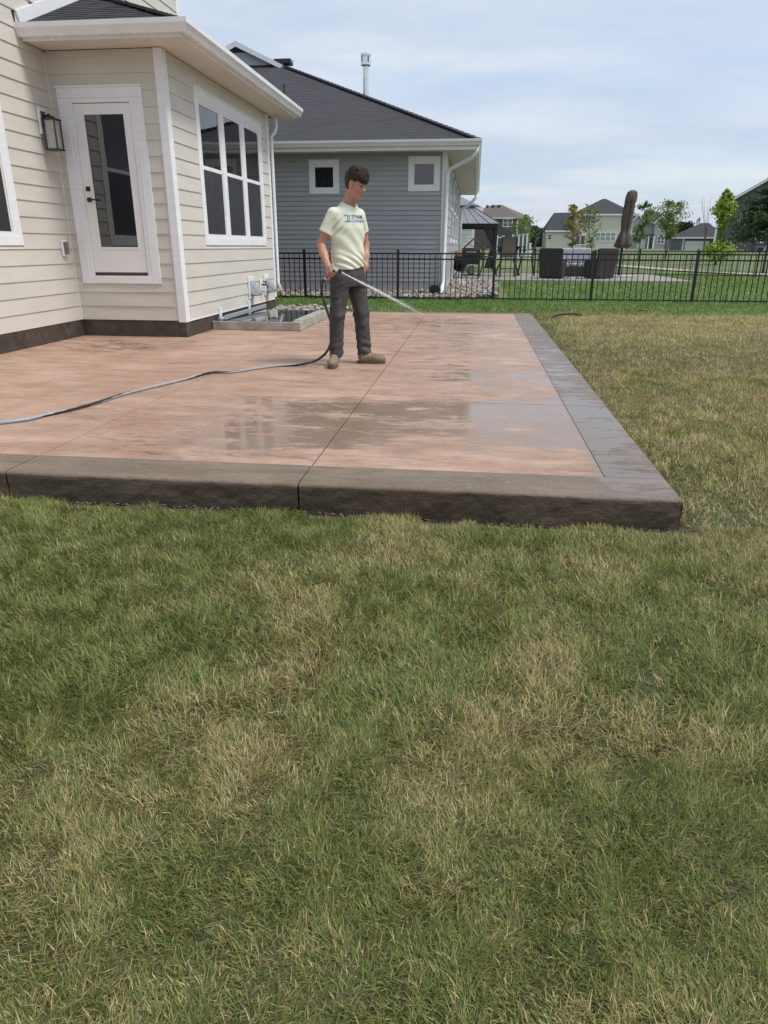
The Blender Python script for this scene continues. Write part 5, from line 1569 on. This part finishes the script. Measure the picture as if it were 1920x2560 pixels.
# right hand closed round the nozzle grip
ax_ = (HT - HB) / np.linalg.norm(HT - HB); mid_ = (HB + HT) / 2 + ax_ * .0
e1 = np.array(WR) - mid_; e1 -= ax_ * (e1 @ ax_); e1 /= np.linalg.norm(e1)
e2 = np.cross(ax_, e1); e2 = e2 if e2[1] < 0 else -e2
def rp(s, deg, r): return mid_ + ax_ * s + (e1 * math.cos(math.radians(deg)) + e2 * math.sin(math.radians(deg))) * r
b_.cap(WR, rp(-.012, 8, .047), .027, .027, .015)
for s in (-.034, -.012, .012, .034):
    b_.cap(np.array(WR) * .25 + rp(s * .8, 15, .045) * .75, rp(s, 35, .040), .017, .0135, .014)
for i, s in enumerate((.036, .012, -.012, -.035)):
    r_ = (.0105, .0108, .0103, .009)[i]; L_ = (1, 1.05, 1, .9)[i]
    b_.cap(rp(s, 35, .038), rp(s + .003, 95 * L_, .034), r_ * 1.08, r_, .006).cap(rp(s + .003, 95 * L_, .034), rp(s + .004, 160 * L_, .031), r_, r_ * .95, .004).cap(rp(s + .004, 160 * L_, .031), rp(s + .004, 215 * L_, .028), r_ * .95, r_ * .85, .004)
b_.cap(rp(.0, -15, .046), rp(.03, -50, .038), .015, .0125, .014).cap(rp(.03, -50, .038), rp(.062, -60, .030), .012, .0095, .006)
body = b_.build('body', M['skin'], man, 2)
# small face parts
def capsule_obj(name, a, b, r, mat, parent, flat=None):
    P = [Vector(tuple(np.array(a) + (np.array(b) - np.array(a)) * f)) for f in (0, .25, .5, .75, 1)]
    return MB().tube(P, [r * .4, r * .9, r, r * .9, r * .4], 8).build(name, mat, parent, smooth=True)
for s_ in (-1, 1):
    capsule_obj('eyebrow', hp(.101, s_ * .014, .026), hp(.082, s_ * .052, .027), .0046, M['brow'], man)
    capsule_obj('eye', hp(.0955, s_ * .020, .005), hp(.0845, s_ * .045, .004), .0042, M['brow'], man)
capsule_obj('lips', hp(.0955, -.019, -.066), hp(.0955, .019, -.066), .0042, M['lip'], man)
capsule_obj('goatee', hp(.083, -.013, -.108), hp(.083, .013, -.108), .011, M['brow'], man)
# t-shirt
ts = SDF((-.24, -.36, .93), (.26, .36, 1.64), .0048)
tz = np.array([.93, 1.05, 1.2, 1.35, 1.44, 1.50, 1.56, 1.62]); ta = np.array([.198, .194, .192, .205, .20, .165, .095, .05]); tb_ = np.array([.142, .136, .132, .138, .128, .108, .09, .06]); tf = np.array([.012, .008, .004, .004, .0, .006, .02, .04])
def torso(P):
    z = P[..., 2]; a = np.interp(z, tz, ta); bq = np.interp(z, tz, tb_); f0 = np.interp(z, tz, tf)
    q_ = np.sqrt(((P[..., 1]) / a) ** 2 + ((P[..., 0] - f0) / bq) ** 2)
    return (q_ - 1) * np.minimum(a, bq) * .9
ts.op((-.22, -.28, .93), (.22, .28, 1.62), torso)
ts.cap((-.004, -.165, 1.475), (-.004, .165, 1.475), .058, k=.05)
def sleeve(a, b, ra, rb):
    a = np.array(a); b = np.array(b); d = (b - a) / np.linalg.norm(b - a)
    def fn(P):
        ba = b - a; pa = P - a; t_ = np.clip((pa @ ba) / (ba @ ba), 0, 1.3)
        dd = np.linalg.norm(pa - t_[..., None] * ba, axis=-1) - (ra + (rb - ra) * t_)
        return np.maximum(dd, (P - b) @ d)
    ts.op(np.minimum(a, b) - .08, np.maximum(a, b) + .08, fn, .022)
sleeve((-.008, -.178, 1.478), (-.062, -.236, 1.305), .060, .068)
sleeve((-.008, .178, 1.478), (-.018, .240, 1.318), .060, .066)
def fold(P):
    f, l, z = P[..., 0], P[..., 1], P[..., 2]
    low = np.exp(-((z - 1.03) / .075) ** 2)
    o = .010 * low * np.sin(95 * (z + .42 * l) + 2 * np.sin(9 * l)) * (.5 + .5 * np.sin(6 * l + 1))
    o = o + .0045 * np.sin(38 * z + 22 * l + 12 * f + 2 * np.sin(11 * l)) * np.exp(-((z - 1.2) / .16) ** 2)
    arm = np.exp(-(((np.abs(l) - .17) / .05) ** 2)) * np.exp(-((z - 1.38) / .08) ** 2)
    o = o + .006 * arm * np.sin(120 * (z * .6 + np.abs(l)))
    return o
ts.warp(fold)
ts.cut(lambda P: .972 + .012 * np.sin(P[..., 1] * 14) - P[..., 2])
ts.cap((.02, 0, 1.53), (.10, 0, 1.72), .070, .076, .012, True)
shirt = ts.build('t_shirt', M['shirt'], man, 2)
# collar ring
ring = []
for j in range(29):
    a = 2 * PI * j / 28
    ring.append((.030 + .068 * math.cos(a), .070 * math.sin(a), 1.566 - .042 * math.cos(a) + .006 * math.sin(a) ** 2))
ring2 = []
for p_ in ring:                                # drop onto the shirt rim
    q_ = np.array(p_); z_ = 1.62
    while z_ > 1.47 and ts.sample(np.array((q_[0], q_[1], z_))) > 0: z_ -= .002
    ring2.append((q_[0], q_[1], max(z_, 1.49) - .001))
MB().tube(ring2, .006, 6, caps=False).build('collar', M['shirt'], man, smooth=True)
# printed logo following the chest
def on_chest(l, z, out_=.0018):
    f = np.full_like(l, .26); l = np.asarray(l, float); z = np.asarray(z, float)
    for _ in range(260):
        d = ts.sample(np.stack([f, l, z], -1)); f = np.where(d > .0005, f - np.maximum(d * .5, .0003), f)
    return f + out_
def print_mesh(name, vs2, fs, mat):
    vs2 = np.array(vs2); f = on_chest(vs2[:, 0], vs2[:, 1])
    MB().add(np.stack([f, vs2[:, 0], vs2[:, 1]], -1).tolist(), [tuple(x) for x in fs]).build(name, mat, shirt)
def text_print(name, txt, l0, z0, width, height, mat):
    cu_ = bpy.data.curves.new('txt', 'FONT'); cu_.body = txt; cu_.resolution_u = 3; cu_.offset = .018
    to = bpy.data.objects.new('txt', cu_); col.objects.link(to)
    dg = bpy.context.evaluated_depsgraph_get(); me_ = bpy.data.meshes.new_from_object(to.evaluated_get(dg))
    bm_ = bmesh.new(); bm_.from_mesh(me_); bmesh.ops.triangulate(bm_, faces=bm_.faces)
    bmesh.ops.subdivide_edges(bm_, edges=bm_.edges, cuts=1); bmesh.ops.triangulate(bm_, faces=bm_.faces)
    v = np.array([x.co[:2] for x in bm_.verts]); fs = [[q_.index for q_ in f.verts] for f in bm_.faces]; bm_.free()
    bpy.data.objects.remove(to); bpy.data.curves.remove(cu_); bpy.data.meshes.remove(me_)
    v = (v - v.min(0)) / (v.max(0) - v.min(0)) * (width, height) + (l0, z0)
    print_mesh(name, v, fs, mat)
text_print('lettering', 'DYNAMIC', -.047, 1.438, .178, .034, M['print'])
text_print('lettering', 'CONCRETE', -.047, 1.402, .178, .028, M['printb'])
def strip(l0, l1, z0, z1): return [(l0, z0), (l1, z0), (l1, z1), (l0, z1)]
for rects, mat in (([(-.125, -.119, 1.403, 1.47), (-.119, -.088, 1.464, 1.47), (-.119, -.088, 1.403, 1.409)], 'print'), ([(-.100, -.091, 1.41, 1.463), (-.079, -.070, 1.41, 1.463), (-.091, -.079, 1.455, 1.463), (-.091, -.079, 1.41, 1.418), (-.070, -.056, 1.46, 1.467), (-.070, -.056, 1.404, 1.411)], 'printb')):
    vv, ff = [], []
    for r_ in rects:
        ff.append([len(vv) + i for i in range(4)]); vv += strip(*r_)
    print_mesh('emblem', vv, ff, M[mat])
# trousers
tr = SDF((-.24, -.33, .06), (.28, .33, 1.08), .0055)
def hipf(P):
    z = P[..., 2]; a = np.interp(z, [.7, .8, .9, 1.0, 1.06], [.16, .185, .192, .182, .17]); bq = np.interp(z, [.7, .8, .9, 1.0, 1.06], [.11, .135, .145, .132, .122])
    q_ = np.sqrt((P[..., 1] / a) ** 2 + ((P[..., 0] - .004) / bq) ** 2)
    return np.maximum((q_ - 1) * np.minimum(a, bq), np.maximum(z - 1.05, .80 - z))
tr.op((-.2, -.25, .76), (.2, .25, 1.07), hipf, .03)
tr.cap((.0, -.10, .87), (-.0, -.155, .52), .108, .078, .035).cap((0, -.155, .52), (-.02, -.168, .10), .078, .070, .03)
tr.cap((.0, .10, .87), (.05, .145, .53), .108, .080, .035).cap((.05, .145, .53), (.075, .158, .10), .080, .074, .03)
def pfold(P):
    f, l, z = P[..., 0], P[..., 1], P[..., 2]
    kn = np.exp(-((z - .5) / .10) ** 2) + 1.2 * np.exp(-((z - .17) / .08) ** 2) + .7 * np.exp(-((z - .80) / .06) ** 2)
    sg2 = np.where(l > 0, 1., -1.)
    lc = np.where(l > 0, .145, -.155) * np.clip((1.25 - z) * 1.3, .4, 1.08); fc = np.where(l > 0, np.interp(z, [.1, .53, .87], [.075, .05, 0]), np.interp(z, [.1, .52, .87], [-.02, 0, 0]))
    th = np.arctan2(l - lc, f - fc)
    low_ = z < .86
    kn2 = np.exp(-((z - .5) / .13) ** 2) + 1.3 * np.exp(-((z - .16) / .11) ** 2) + .8 * np.exp(-((z - .78) / .07) ** 2)
    w1 = np.sin(58 * z + 2 * th * sg2 + 2 * np.sin(13 * z + 3)) * (.5 + .5 * np.sin(th + 7 * z + sg2)) 
    w2 = np.sin(83 * z - 3 * th + 1.3 + 2 * np.sin(9 * z)) * (.5 + .5 * np.sin(2 * th - 11 * z))
    return np.where(low_, (.0065 * w1 + .005 * w2) * np.minimum(kn2, 1.3) + .0025 * np.sin(3 * th + 14 * z), .002 * np.sin(40 * l + 20 * z))
tr.warp(pfold)
tr.cut(lambda P: .082 - P[..., 2])
pants = tr.build('trousers', M['pants'], man, 2)
# cargo pocket on his right thigh and pocket zip
def on_pants(deg, z, r0=.3, c=(0, -.13), out_=.002):
    d = np.array((math.cos(math.radians(deg)), math.sin(math.radians(deg))))
    r = r0
    while r > .02 and tr.sample(np.array((c[0] + d[0] * r, c[1] + d[1] * r, z))) > 0: r -= .002
    return (c[0] + d[0] * (r + out_), c[1] + d[1] * (r + out_), z)
vs, fs = [], []
for i, z in enumerate(np.linspace(.47, .68, 6)):
    for j, dg_ in enumerate(np.linspace(-112, -30, 8)):
        vs.append(on_pants(dg_, z, out_=.007 if 0 < i < 5 and 0 < j < 7 else .0))
for i in range(5):
    for j in range(7):
        fs.append((i * 8 + j, i * 8 + j + 1, i * 8 + j + 9, i * 8 + j + 8))
MB().add(vs, fs).build('cargo_pocket', M['pants'], pants)
MB().tube([on_pants(dg_, .70 - .0004 * (dg_ + 100), out_=.004) for dg_ in np.linspace(-105, -45, 7)], .004, 5).build('pocket_zip', M['black'], pants)
# shoes
def shoe(ax_pos, ang):
    s = SDF((-.06, -.075, 0), (.30, .075, .17), .005)
    s.cap((.03, 0, .06), (.22, .0, .052), .045, .042, .02).ell((.20, 0, .05), (.085, .05, .042), None, .025).cap((.05, 0, .07), (.045, 0, .135), .046, .044, .03).cap((.09, 0, .08), (.17, 0, .068), .036, .028, .03)
    s.cut(lambda P: .02 - P[..., 2])
    s.warp(lambda P: .0015 * np.sin(P[..., 0] * 160) * (P[..., 2] > .05))
    holder = thing('tmp', 'x', 'x')
    o = s.build('shoe', M['suede'], None, 1)
    bpy.data.objects.remove(holder)
    o.parent = man; o.location = ax_pos; o.rotation_euler = (0, 0, ang)
    out_ = []
    for j in range(28):
        a = 2 * PI * j / 28; x = .125 + .157 * math.cos(a); wd_ = .047 + .006 * math.sin((x - .1) * 14); out_.append((x, wd_ * math.copysign(abs(math.sin(a)) ** .7, math.sin(a)), 0.0))
    so = MB().prism(out_, (0, 0, .024)).build('sole', M['sole'], None, bevel=.004); so.parent = o
    for i in range(4):
        x = .095 + i * .022; lc = MB().tube([(x, -.02, .112 - i * .009), (x + .004, 0, .118 - i * .009), (x, .02, .112 - i * .009)], .003, 5).build('lace', M['sole'], None); lc.parent = o
    return o
shoe((-.05, -.155, .002), math.atan2(-.77, .64))
shoe((.05, .11, .002), .70)
# hair
ha_ = SDF(HC - .2, HC + .2, .0042)
G_ = lambda c, r, k=.02, sub=False: ha_.ell(hp(*c), np.array(r) * HS, HR, k, sub)
G_((-.015, 0, .068), (.108, .084, .082)); G_((.062, .0, .098), (.06, .068, .04), .03); G_((-.066, 0, .025), (.058, .072, .085), .03); G_((.005, 0, .118), (.088, .074, .05), .03)
def curl(P):
    q_ = (P - HC) @ HR
    x, y, z = q_[..., 0], q_[..., 1], q_[..., 2]
    top = sstep(.02, .09, z)
    return (.012 * top + .0015) * (np.sin(105 * x + 3 * np.sin(60 * y)) * np.sin(98 * y + 2 * np.sin(70 * z)) + .6 * np.sin(88 * z + 40 * x)) * .8
ha_.warp(curl)
def face_cut(P):
    q_ = (P - HC) @ HR / HS
    x, y, z = q_[..., 0], q_[..., 1], q_[..., 2]
    line = np.interp(x, [-.12, -.06, -.028, -.02, .018, .03, .075, .11, .14], [-.085, -.075, -.05, .026, .022, .028, .066, .078, .08])
    line = line + sstep(.0, .05, x) * (.010 * np.sin(125 * y + 60 * x) + .006 * np.sin(230 * y))
    return (line - z)
ha_.cut(face_cut)
hair = ha_.build('hair', M['hair'], man, 1)
mb = MB()
rh = random.Random(5)
for i in range(650):
    th_ = rh.uniform(0, 2 * PI); phz = rh.uniform(.05, 1.)
    x = -.0 + .10 * math.cos(th_) * math.sqrt(1 - (phz * .8) ** 2) ; y = .078 * math.sin(th_) * math.sqrt(1 - (phz * .8) ** 2); z = .05 + .105 * phz
    if x > .05 and z < .07: continue
    p0 = Vector(hp(x, y, z)); nrm = Vector(HR @ np.array((x * .8, y, z - .03))).normalized()
    tg = nrm.orthogonal().normalized(); tg.rotate(Matrix.Rotation(rh.uniform(0, 6.28), 3, nrm)); bt_ = nrm.cross(tg)
    r_ = rh.uniform(.006, .015); pts_ = []
    for j in range(8):
        a = j * .85
        pts_.append(p0 + nrm * (.006 + .003 * j) + (tg * math.cos(a) + bt_ * math.sin(a)) * r_ + Vector(hf.tolist()) * (.0015 * j))
    mb.tube(pts_, [.0028, .003, .003, .003, .0026, .0022, .0018, .001], 4)
for i in range(150):
    y = rh.uniform(-.06, .065); x = .098 - 5 * y * y + rh.uniform(-.02, .006)
    p0 = Vector(hp(x, y, rh.uniform(.058, .10))); r_ = rh.uniform(.005, .010); ph_ = rh.uniform(0, 6.28); fw_ = Vector(tuple(hf)); lf_ = Vector(tuple(hl)); up_ = Vector(tuple(hu))
    pts_ = [p0 + fw_ * (.003 * j + r_ * math.sin(ph_ + j * .8)) + lf_ * (r_ * math.cos(ph_ + j * .8)) - up_ * (.0035 * j) for j in range(8)]
    mb.tube(pts_, [.003, .0032, .0032, .003, .0026, .0022, .0018, .001], 4)
M['hair_lt'] = pm('brown curls', (.055, .038, .029), .5, .4, 60)
mb.build('curls', M['hair_lt'], hair, smooth=True)

# ------------------------------------------------------------------ hose and nozzle
def l2w(p_):
    return Vector((PC.x + .8 * p_[0] + .6 * p_[1], PC.y - .6 * p_[0] + .8 * p_[1], p_[2]))
def catmull(P, n=10):
    P = [Vector(p_) for p_ in P]; o = []
    for i in range(len(P) - 1):
        p0, p1, p2, p3 = P[max(i - 1, 0)], P[i], P[i + 1], P[min(i + 2, len(P) - 1)]
        for j in range(n):
            t_ = j / n
            o.append(.5 * ((2 * p1) + (p2 - p0) * t_ + (2 * p0 - 5 * p1 + 4 * p2 - p3) * t_ ** 2 + (3 * p1 - p0 - 3 * p2 + p3) * t_ ** 3))
    o.append(P[-1]); return o
M['hose_g'] = pm('grey hose rubber', (.30, .33, .36), .35, .1, 20)
M['hose_b'] = pm('black hose rubber', (.018, .018, .02), .35, .2, 20)
wb = l2w(HB)
hp_ = [(-5.3, 3.6, .014), (-4.2, 3.95, .014), (-3.27, 4.46, .014), (-3.08, 4.75, .014), (-2.95, 5.1, .014), (-2.88, 5.56, .014), (-2.76, 5.96, .014), (-2.64, 6.32, .014), (-2.55, 6.66, .014), (-2.36, 6.72, .014), (-2.17, 6.98, .014), (-2.0, 7.18, .014), (-1.8, 7.24, .018), (-1.62, 7.22, .06), (-1.50, 7.2, .14), (-1.44, 7.2, .24), (-1.415, 7.19, .38), (-1.435, 7.18, .5), (-1.475, 7.17, .62), (-1.505, 7.165, .75), (-1.505, 7.165, .82), tuple(wb - (l2w(HT) - wb).normalized() * .06), tuple(wb)]
hz = thing('garden_hose', 'grey and black striped garden hose trailing across the patio to the nozzle', 'hose', (-2.6, 6.3, 0))
pts_ = catmull(hp_, 10)
MB().tube(pts_, .0125, 14, twist=lambda i, j: 1 if ((j + i * .33) % 14) < 5 or i > 128 else 0).build('hose_tube', [M['hose_g'], M['hose_b']], hz, smooth=True)
hd = (l2w(HT) - wb).normalized()
MB().tube([wb - hd * .075, wb - hd * .03], .017, 12).build('hose_cuff', M['hose_b'], hz, smooth=True)
MB().tube([wb - hd * .03, wb + hd * .005], .019, 12).build('coupling', M['galv'], hz)
nz_ = MB().tube([wb, wb + hd * .05, wb + hd * .11, l2w(HT)], [.013, .014, .015, .018], 12).build('nozzle', M['black'], hz, smooth=True)
tipw = l2w(TIP); htw = l2w(HT); jw = (tipw - htw).normalized()
MB().tube([htw - jw * .02, htw + jw * .045], [.02, .02], 12).build('nozzle_body', M['steel'], nz_)
MB().tube([htw + jw * .045, htw + jw * .085], [.023, .021], 12).build('nozzle_grip', M['black'], nz_)
MB().tube([htw + jw * .085, tipw], [.012, .011], 12).build('nozzle_tip', M['steel'], nz_)
MB().beam(htw + Vector((0, 0, .014)) - jw * .01, htw + Vector((-.02, 0, .04)) - jw * .02, .016, .012).build('trigger', M['steel'], nz_)
# water stream: a coherent core that breaks into drops
LAND = Vector((.86, 6.05, .0))
mt, t, b = newmat('spray water')
p = pos(t)
b.inputs['Base Color'].default_value = (.96, .97, .98, 1); b.inputs['Roughness'].default_value = .5; b.inputs['IOR'].default_value = 1.33
dist_ = node(t, 'ShaderNodeVectorMath', {0: p, 1: tuple(tipw)}, operation='DISTANCE').outputs['Value']
fade = maprange(t, dist_, .25, 1.0, 1.0, .06)
t.links.new(math_n(t, 'MULTIPLY', fade, maprange(t, noise(t, p, 60, 3), .25, .75, .45, 1.)), b.inputs['Alpha'])
M['spray'] = mt
js = thing('water_jet', 'straight white jet of water shooting from the hose nozzle', 'water', tuple(tipw))
jl = (LAND - tipw)
MB().tube([tipw + jl * f + Vector((0, 0, .05 * f * (1 - f))) for f in np.linspace(0, .40, 16)], [.005 + .003 * f for f in np.linspace(0, 1, 16)], 8).build('stream', M['spray'], js, smooth=True)
n = 8000
f = rng.beta(1.3, 1.6, n); c = np.array(tipw)[None] + np.array(jl)[None] * f[:, None]; c[:, 2] += .05 * f * (1 - f)
c += rng.normal(size=(n, 3)) * (.002 + .06 * f ** 1.2)[:, None]
n2_ = 2500
c2 = np.array(LAND)[None] + np.abs(rng.normal(size=(n2_, 3))) * np.array((.25, .0, .12)) + rng.normal(size=(n2_, 3)) * np.array((.16, .22, .02))
c = np.concatenate([c, c2]); c[:, 2] = np.maximum(c[:, 2], .006); n = len(c)
OCT = np.array([(1, 0, 0), (-1, 0, 0), (0, 1, 0), (0, -1, 0), (0, 0, 1), (0, 0, -1)], float); OF = np.array([(0, 2, 4), (2, 1, 4), (1, 3, 4), (3, 0, 4), (2, 0, 5), (1, 2, 5), (3, 1, 5), (0, 3, 5)])
r_ = rng.uniform(.0008, .0022, n); v = OCT[None] * r_[:, None, None] + c[:, None]
o = np_mesh('droplets', (v - np.array(tipw)).reshape(-1, 3), (OF[None] + (np.arange(n) * 6)[:, None, None]).ravel(), np.full(n * 8, 3), None, M['spray'], js); o['kind'] = 'stuff'
# short black pipe end lying in the dry grass
o = MB().tube(catmull([(1.34, 13.36, -.06), (1.44, 13.45, -.005), (1.6, 13.62, .02), (1.85, 13.8, .02), (2.05, 13.92, -.03)], 6), .02, 8).build('drain_pipe', M['hose_b'], at=(1.6, 13.6, -.03), smooth=True)
tag(o, 'short bit of black pipe poking out of the dry lawn past the patio corner', 'pipe')
o = MB().tube(catmull([(3.2, 15.0, -.06), (3.28, 15.03, -.005), (3.4, 15.05, .0), (3.5, 15.05, -.05)], 5), .018, 8).build('drain_pipe', M['hose_b'], at=(3.3, 15, -.04), smooth=True)
tag(o, 'tiny black pipe stub farther out in the yellowed lawn near the fence', 'pipe')

# ------------------------------------------------------------------ grass
M['grass'] = color_mat('grass blades', .5, .35, .28)
def lawn_color(x, y, n):
    pal = {k_: np.array(v_) for k_, v_ in dict(green=(.145, .215, .042), blue=(.215, .28, .115), olive=(.27, .265, .07), straw=(.56, .455, .225), brown=(.37, .275, .175), lush=(.095, .25, .03), gold=(.62, .51, .23)).items()}
    a = fbm(x * .95 + 3, y * .95 + 8, 4); b2 = fbm(x * 3.4 + 31, y * 3.4 + 2, 4); c2 = fbm(x * .5 + 11, y * .5 + 50, 3)
    u = rng.random(n); u2 = rng.random(n)
    dry = np.clip(.32 + .8 * (a - .5) + 1.2 * (b2 - .5), .10, .75)
    dry = dry - .16 * sstep(-.4, -1.8, x) * (y < 3.6)
    right = sstep(1.0, 1.8, x) * sstep(3, 5.5, y)
    far = sstep(9.0, 12.3, y + 1.5 * (c2 - .5))
    dry = np.clip(dry + right * .08 + right * far * .38, .05, .95)
    lushm = sstep(13.9, 14.9, y + 1.6 * (c2 - .5) - .05 * np.maximum(x, 0))
    dry = dry * (1 - .88 * lushm)
    brown = sstep(.60, .72, b2 * .6 + a * .4)
    col_ = np.where((u2 < .5)[:, None], pal['green'], pal['blue'])
    col_ = np.where((u2 > .66)[:, None], pal['olive'], col_)
    oliv = np.clip(right * .45, 0, .8)
    col_ = np.where((rng.random(n) < oliv)[:, None], pal['olive'] * np.array((1.15, 1.1, 1.0)), col_)
    col_ = np.where((rng.random(n) < lushm)[:, None], pal['lush'], col_)
    dc = np.where((rng.random(n) < right * far)[:, None], pal['gold'], pal['straw'])
    dc = np.where((rng.random(n) < brown * .7)[:, None], pal['brown'], dc)
    col_ = np.where((u < dry)[:, None], dc, col_)
    return col_ * rng.uniform(.62, 1.3, (n, 1)), dry, lushm
def grass(name, x0, x1, y0, y1, dens, ln, wd, seg=2, keep=None, lean=(.5, 1.25), fadex=None):
    n = int((x1 - x0) * (y1 - y0) * dens)
    x = rng.uniform(x0, x1, n); y = rng.uniform(y0, y1, n)
    ok = ~((x < PX1 + .012) & (y > PY0 - .012) & (y < PY1 + .01) & (x > -6))
    ok &= ~((x > -6.2) & (x < XR + .1) & (y > 3) & (y < 14.2))
    edge = (y > PY0 - .10) & (y < PY0) & (x < PX1 + .1)
    tuft = fbm(x * 7, y * 7 + 9, 2)
    ok &= ~(edge & (tuft < .52 + .25 * (y - PY0 + .10) / .10))
    edge2 = (x < PX1 + .07) & (x > PX1) & (y < PY1) & (y > PY0)
    ok &= ~(edge2 & (tuft < .5))
    if keep is not None: ok &= keep(x, y)
    cl_ = fbm(x * 6.5 + 7, y * 6.5, 2)
    dn = .48 + .5 * fbm(x * 2 + 7, y * 2, 3) + .9 * (cl_ - .25)
    ok &= rng.random(n) < dn
    x, y = x[ok], y[ok]; n = len(x)
    colr, dry, lushm = lawn_color(x, y, n)
    field = 2 * PI * 1.6 * fbm(x * .7 + 60, y * .7 + 21, 3) + 5.0 * (fbm(x * 8 + 12, y * 8 + 40, 2) - .5) * 2
    ang = field + rng.normal(size=n) * 1.25
    tl = fbm(x * 2.2 + 90, y * 2.2 + 14, 3)
    cl2 = fbm(x * 6.5 + 7, y * 6.5, 2)
    L = ln * rng.uniform(.55, 1.3, n) * (.55 + .35 * tl + .75 * cl2)
    th0 = np.where(rng.random(n) < .3, rng.uniform(.1, .6, n), rng.uniform(lean[0], lean[1], n)) if lean[0] < 1 else rng.uniform(lean[0], lean[1], n) * (.9 + .2 * fbm(x * 1.3 + 5, y * 1.3 + 77, 2))
    th0 = np.clip(th0, .05, 1.45); th1 = np.clip(th0 + rng.uniform(.1, .55, n), 0, 1.62)
    dxy = np.stack([np.cos(ang), np.sin(ang)], -1)
    side = np.stack([-np.sin(ang), np.cos(ang), np.zeros(n)], -1)
    roll_ = rng.normal(size=n) * .5
    side[:, 2] = np.sin(roll_) * .6
    base = np.stack([x, y, ground(x, y) - .004], -1)
    md = base + np.concatenate([dxy * (np.sin(th0) * L * .5)[:, None], (np.cos(th0) * L * .5)[:, None]], -1)
    tp = md + np.concatenate([dxy * (np.sin(th1) * L * .5)[:, None], (np.cos(th1) * L * .5)[:, None]], -1)
    tp[:, 2] = np.maximum(tp[:, 2], base[:, 2] + .006)
    W_ = (wd * rng.uniform(.65, 1.25, n))[:, None] * .5
    if seg == 2:
        v = np.stack([base - side * W_, base + side * W_, md + side * W_ * .85, md - side * W_ * .85, tp], 1)
        q_ = np.arange(n)[:, None] * 5
        fl = np.concatenate([q_ + np.array([0, 1, 2, 3]), q_ + np.array([3, 2, 4])], 1).ravel()
        sz = np.tile([4, 3], n); k_ = 5
    else:
        v = np.stack([base - side * W_, base + side * W_, tp], 1); fl = np.arange(n * 3); sz = np.full(n, 3); k_ = 3
    cl = np.repeat(colr, k_, 0).reshape(n, k_, 3)
    tipdry = (rng.random(n) < .5)[:, None]
    cl[:, -1] = np.where(tipdry, cl[:, -1] * .35 + np.array((.36, .28, .14)) * .65, cl[:, -1])
    o = np_mesh(name, v.reshape(-1, 3), fl, sz, cl.reshape(-1, 3), M['grass'])
    o['kind'] = 'stuff'
    return o
wedge = lambda lo: (lambda x, y: (np.abs(x + .12 * y) < .62 * (y + lo)))
def tg(o, l): tag(o, l, 'grass'); return o
tg(grass('grass', -2.2, 2.0, .35, 1.7, 68000, .036, .0021, 2, wedge(.62)), 'mixed green and straw grass filling the foreground')
tg(grass('grass', -4.0, 3.4, 1.7, 3.47, 33000, .046, .0029, 2, wedge(.62)), 'matted long grass in front of the patio edge')
tg(grass('grass', 1.0, 5.2, 3.4, 8.2, 8000, .05, .0045, 2, lambda x, y: x < 1.9 + .48 * (y - 2.2)), 'olive and straw grass right of the patio')
tg(grass('grass', 1.0, 9.5, 8.2, 13.9, 2600, .055, .0075, 1, lambda x, y: x < 2.6 + .5 * (y - 2.2)), 'yellowed dry grass beyond the right border')
tg(grass('grass', -5.0, 12.5, 13.5, 17.9, 1900, .065, .0095, 1, lambda x, y: ~((x < -2.3) & (y < 14.8))), 'bright green grass strip along the fence')
tg(grass('grass', -.6, 15.0, 17.9, 34.0, 420, .085, .019, 1, lambda x, y: ~((x < 7.45) & (x > -.85) & (y > 25.8) & (y < 32.6)) & ~((x < .85) & (y < 26.2))), 'mown green grass inside the neighbouring yard')
# low thatch of dead blades under the live grass
def thatch_cols(o, f):
    a = o.data.color_attributes['Col']; n_ = len(a.data); c_ = np.empty(n_ * 4, np.float32); a.data.foreach_get('color', c_); c_ = c_.reshape(-1, 4)
    c_[:, :3] = c_[:, :3] * .45 + np.array(f) * .55; a.data.foreach_set('color', c_.ravel())
o = tg(grass('thatch', -2.2, 2.0, .35, 1.7, 16000, .045, .003, 1, wedge(.62), (1.35, 1.5)), 'low dead thatch lying under the foreground grass'); thatch_cols(o, (.20, .165, .09))
o = tg(grass('thatch', -4.0, 3.4, 1.7, 3.47, 9000, .05, .004, 1, wedge(.62), (1.35, 1.5)), 'low dead thatch lying under the grass by the slab'); thatch_cols(o, (.20, .165, .09))
# crumbs of soil and gravel against the slab
n = 700
px = rng.uniform(-3.2, 1.25, n); py = PY0 - .005 - np.abs(rng.normal(size=n)) * .05
px2 = PX1 + .01 + np.abs(rng.normal(size=200)) * .05; py2 = rng.uniform(3.3, 7, 200)
px = np.concatenate([px, px2]); py = np.concatenate([py, py2])
o = rocks('soil_crumbs', np.stack([px, py, ground(px, py) + .003], -1), (.003, .011), [(.16, .12, .085), (.11, .085, .06), (.2, .16, .12), (.08, .065, .05)]); tag(o, 'crumbs of soil and gravel along the foot of the slab', 'gravel')
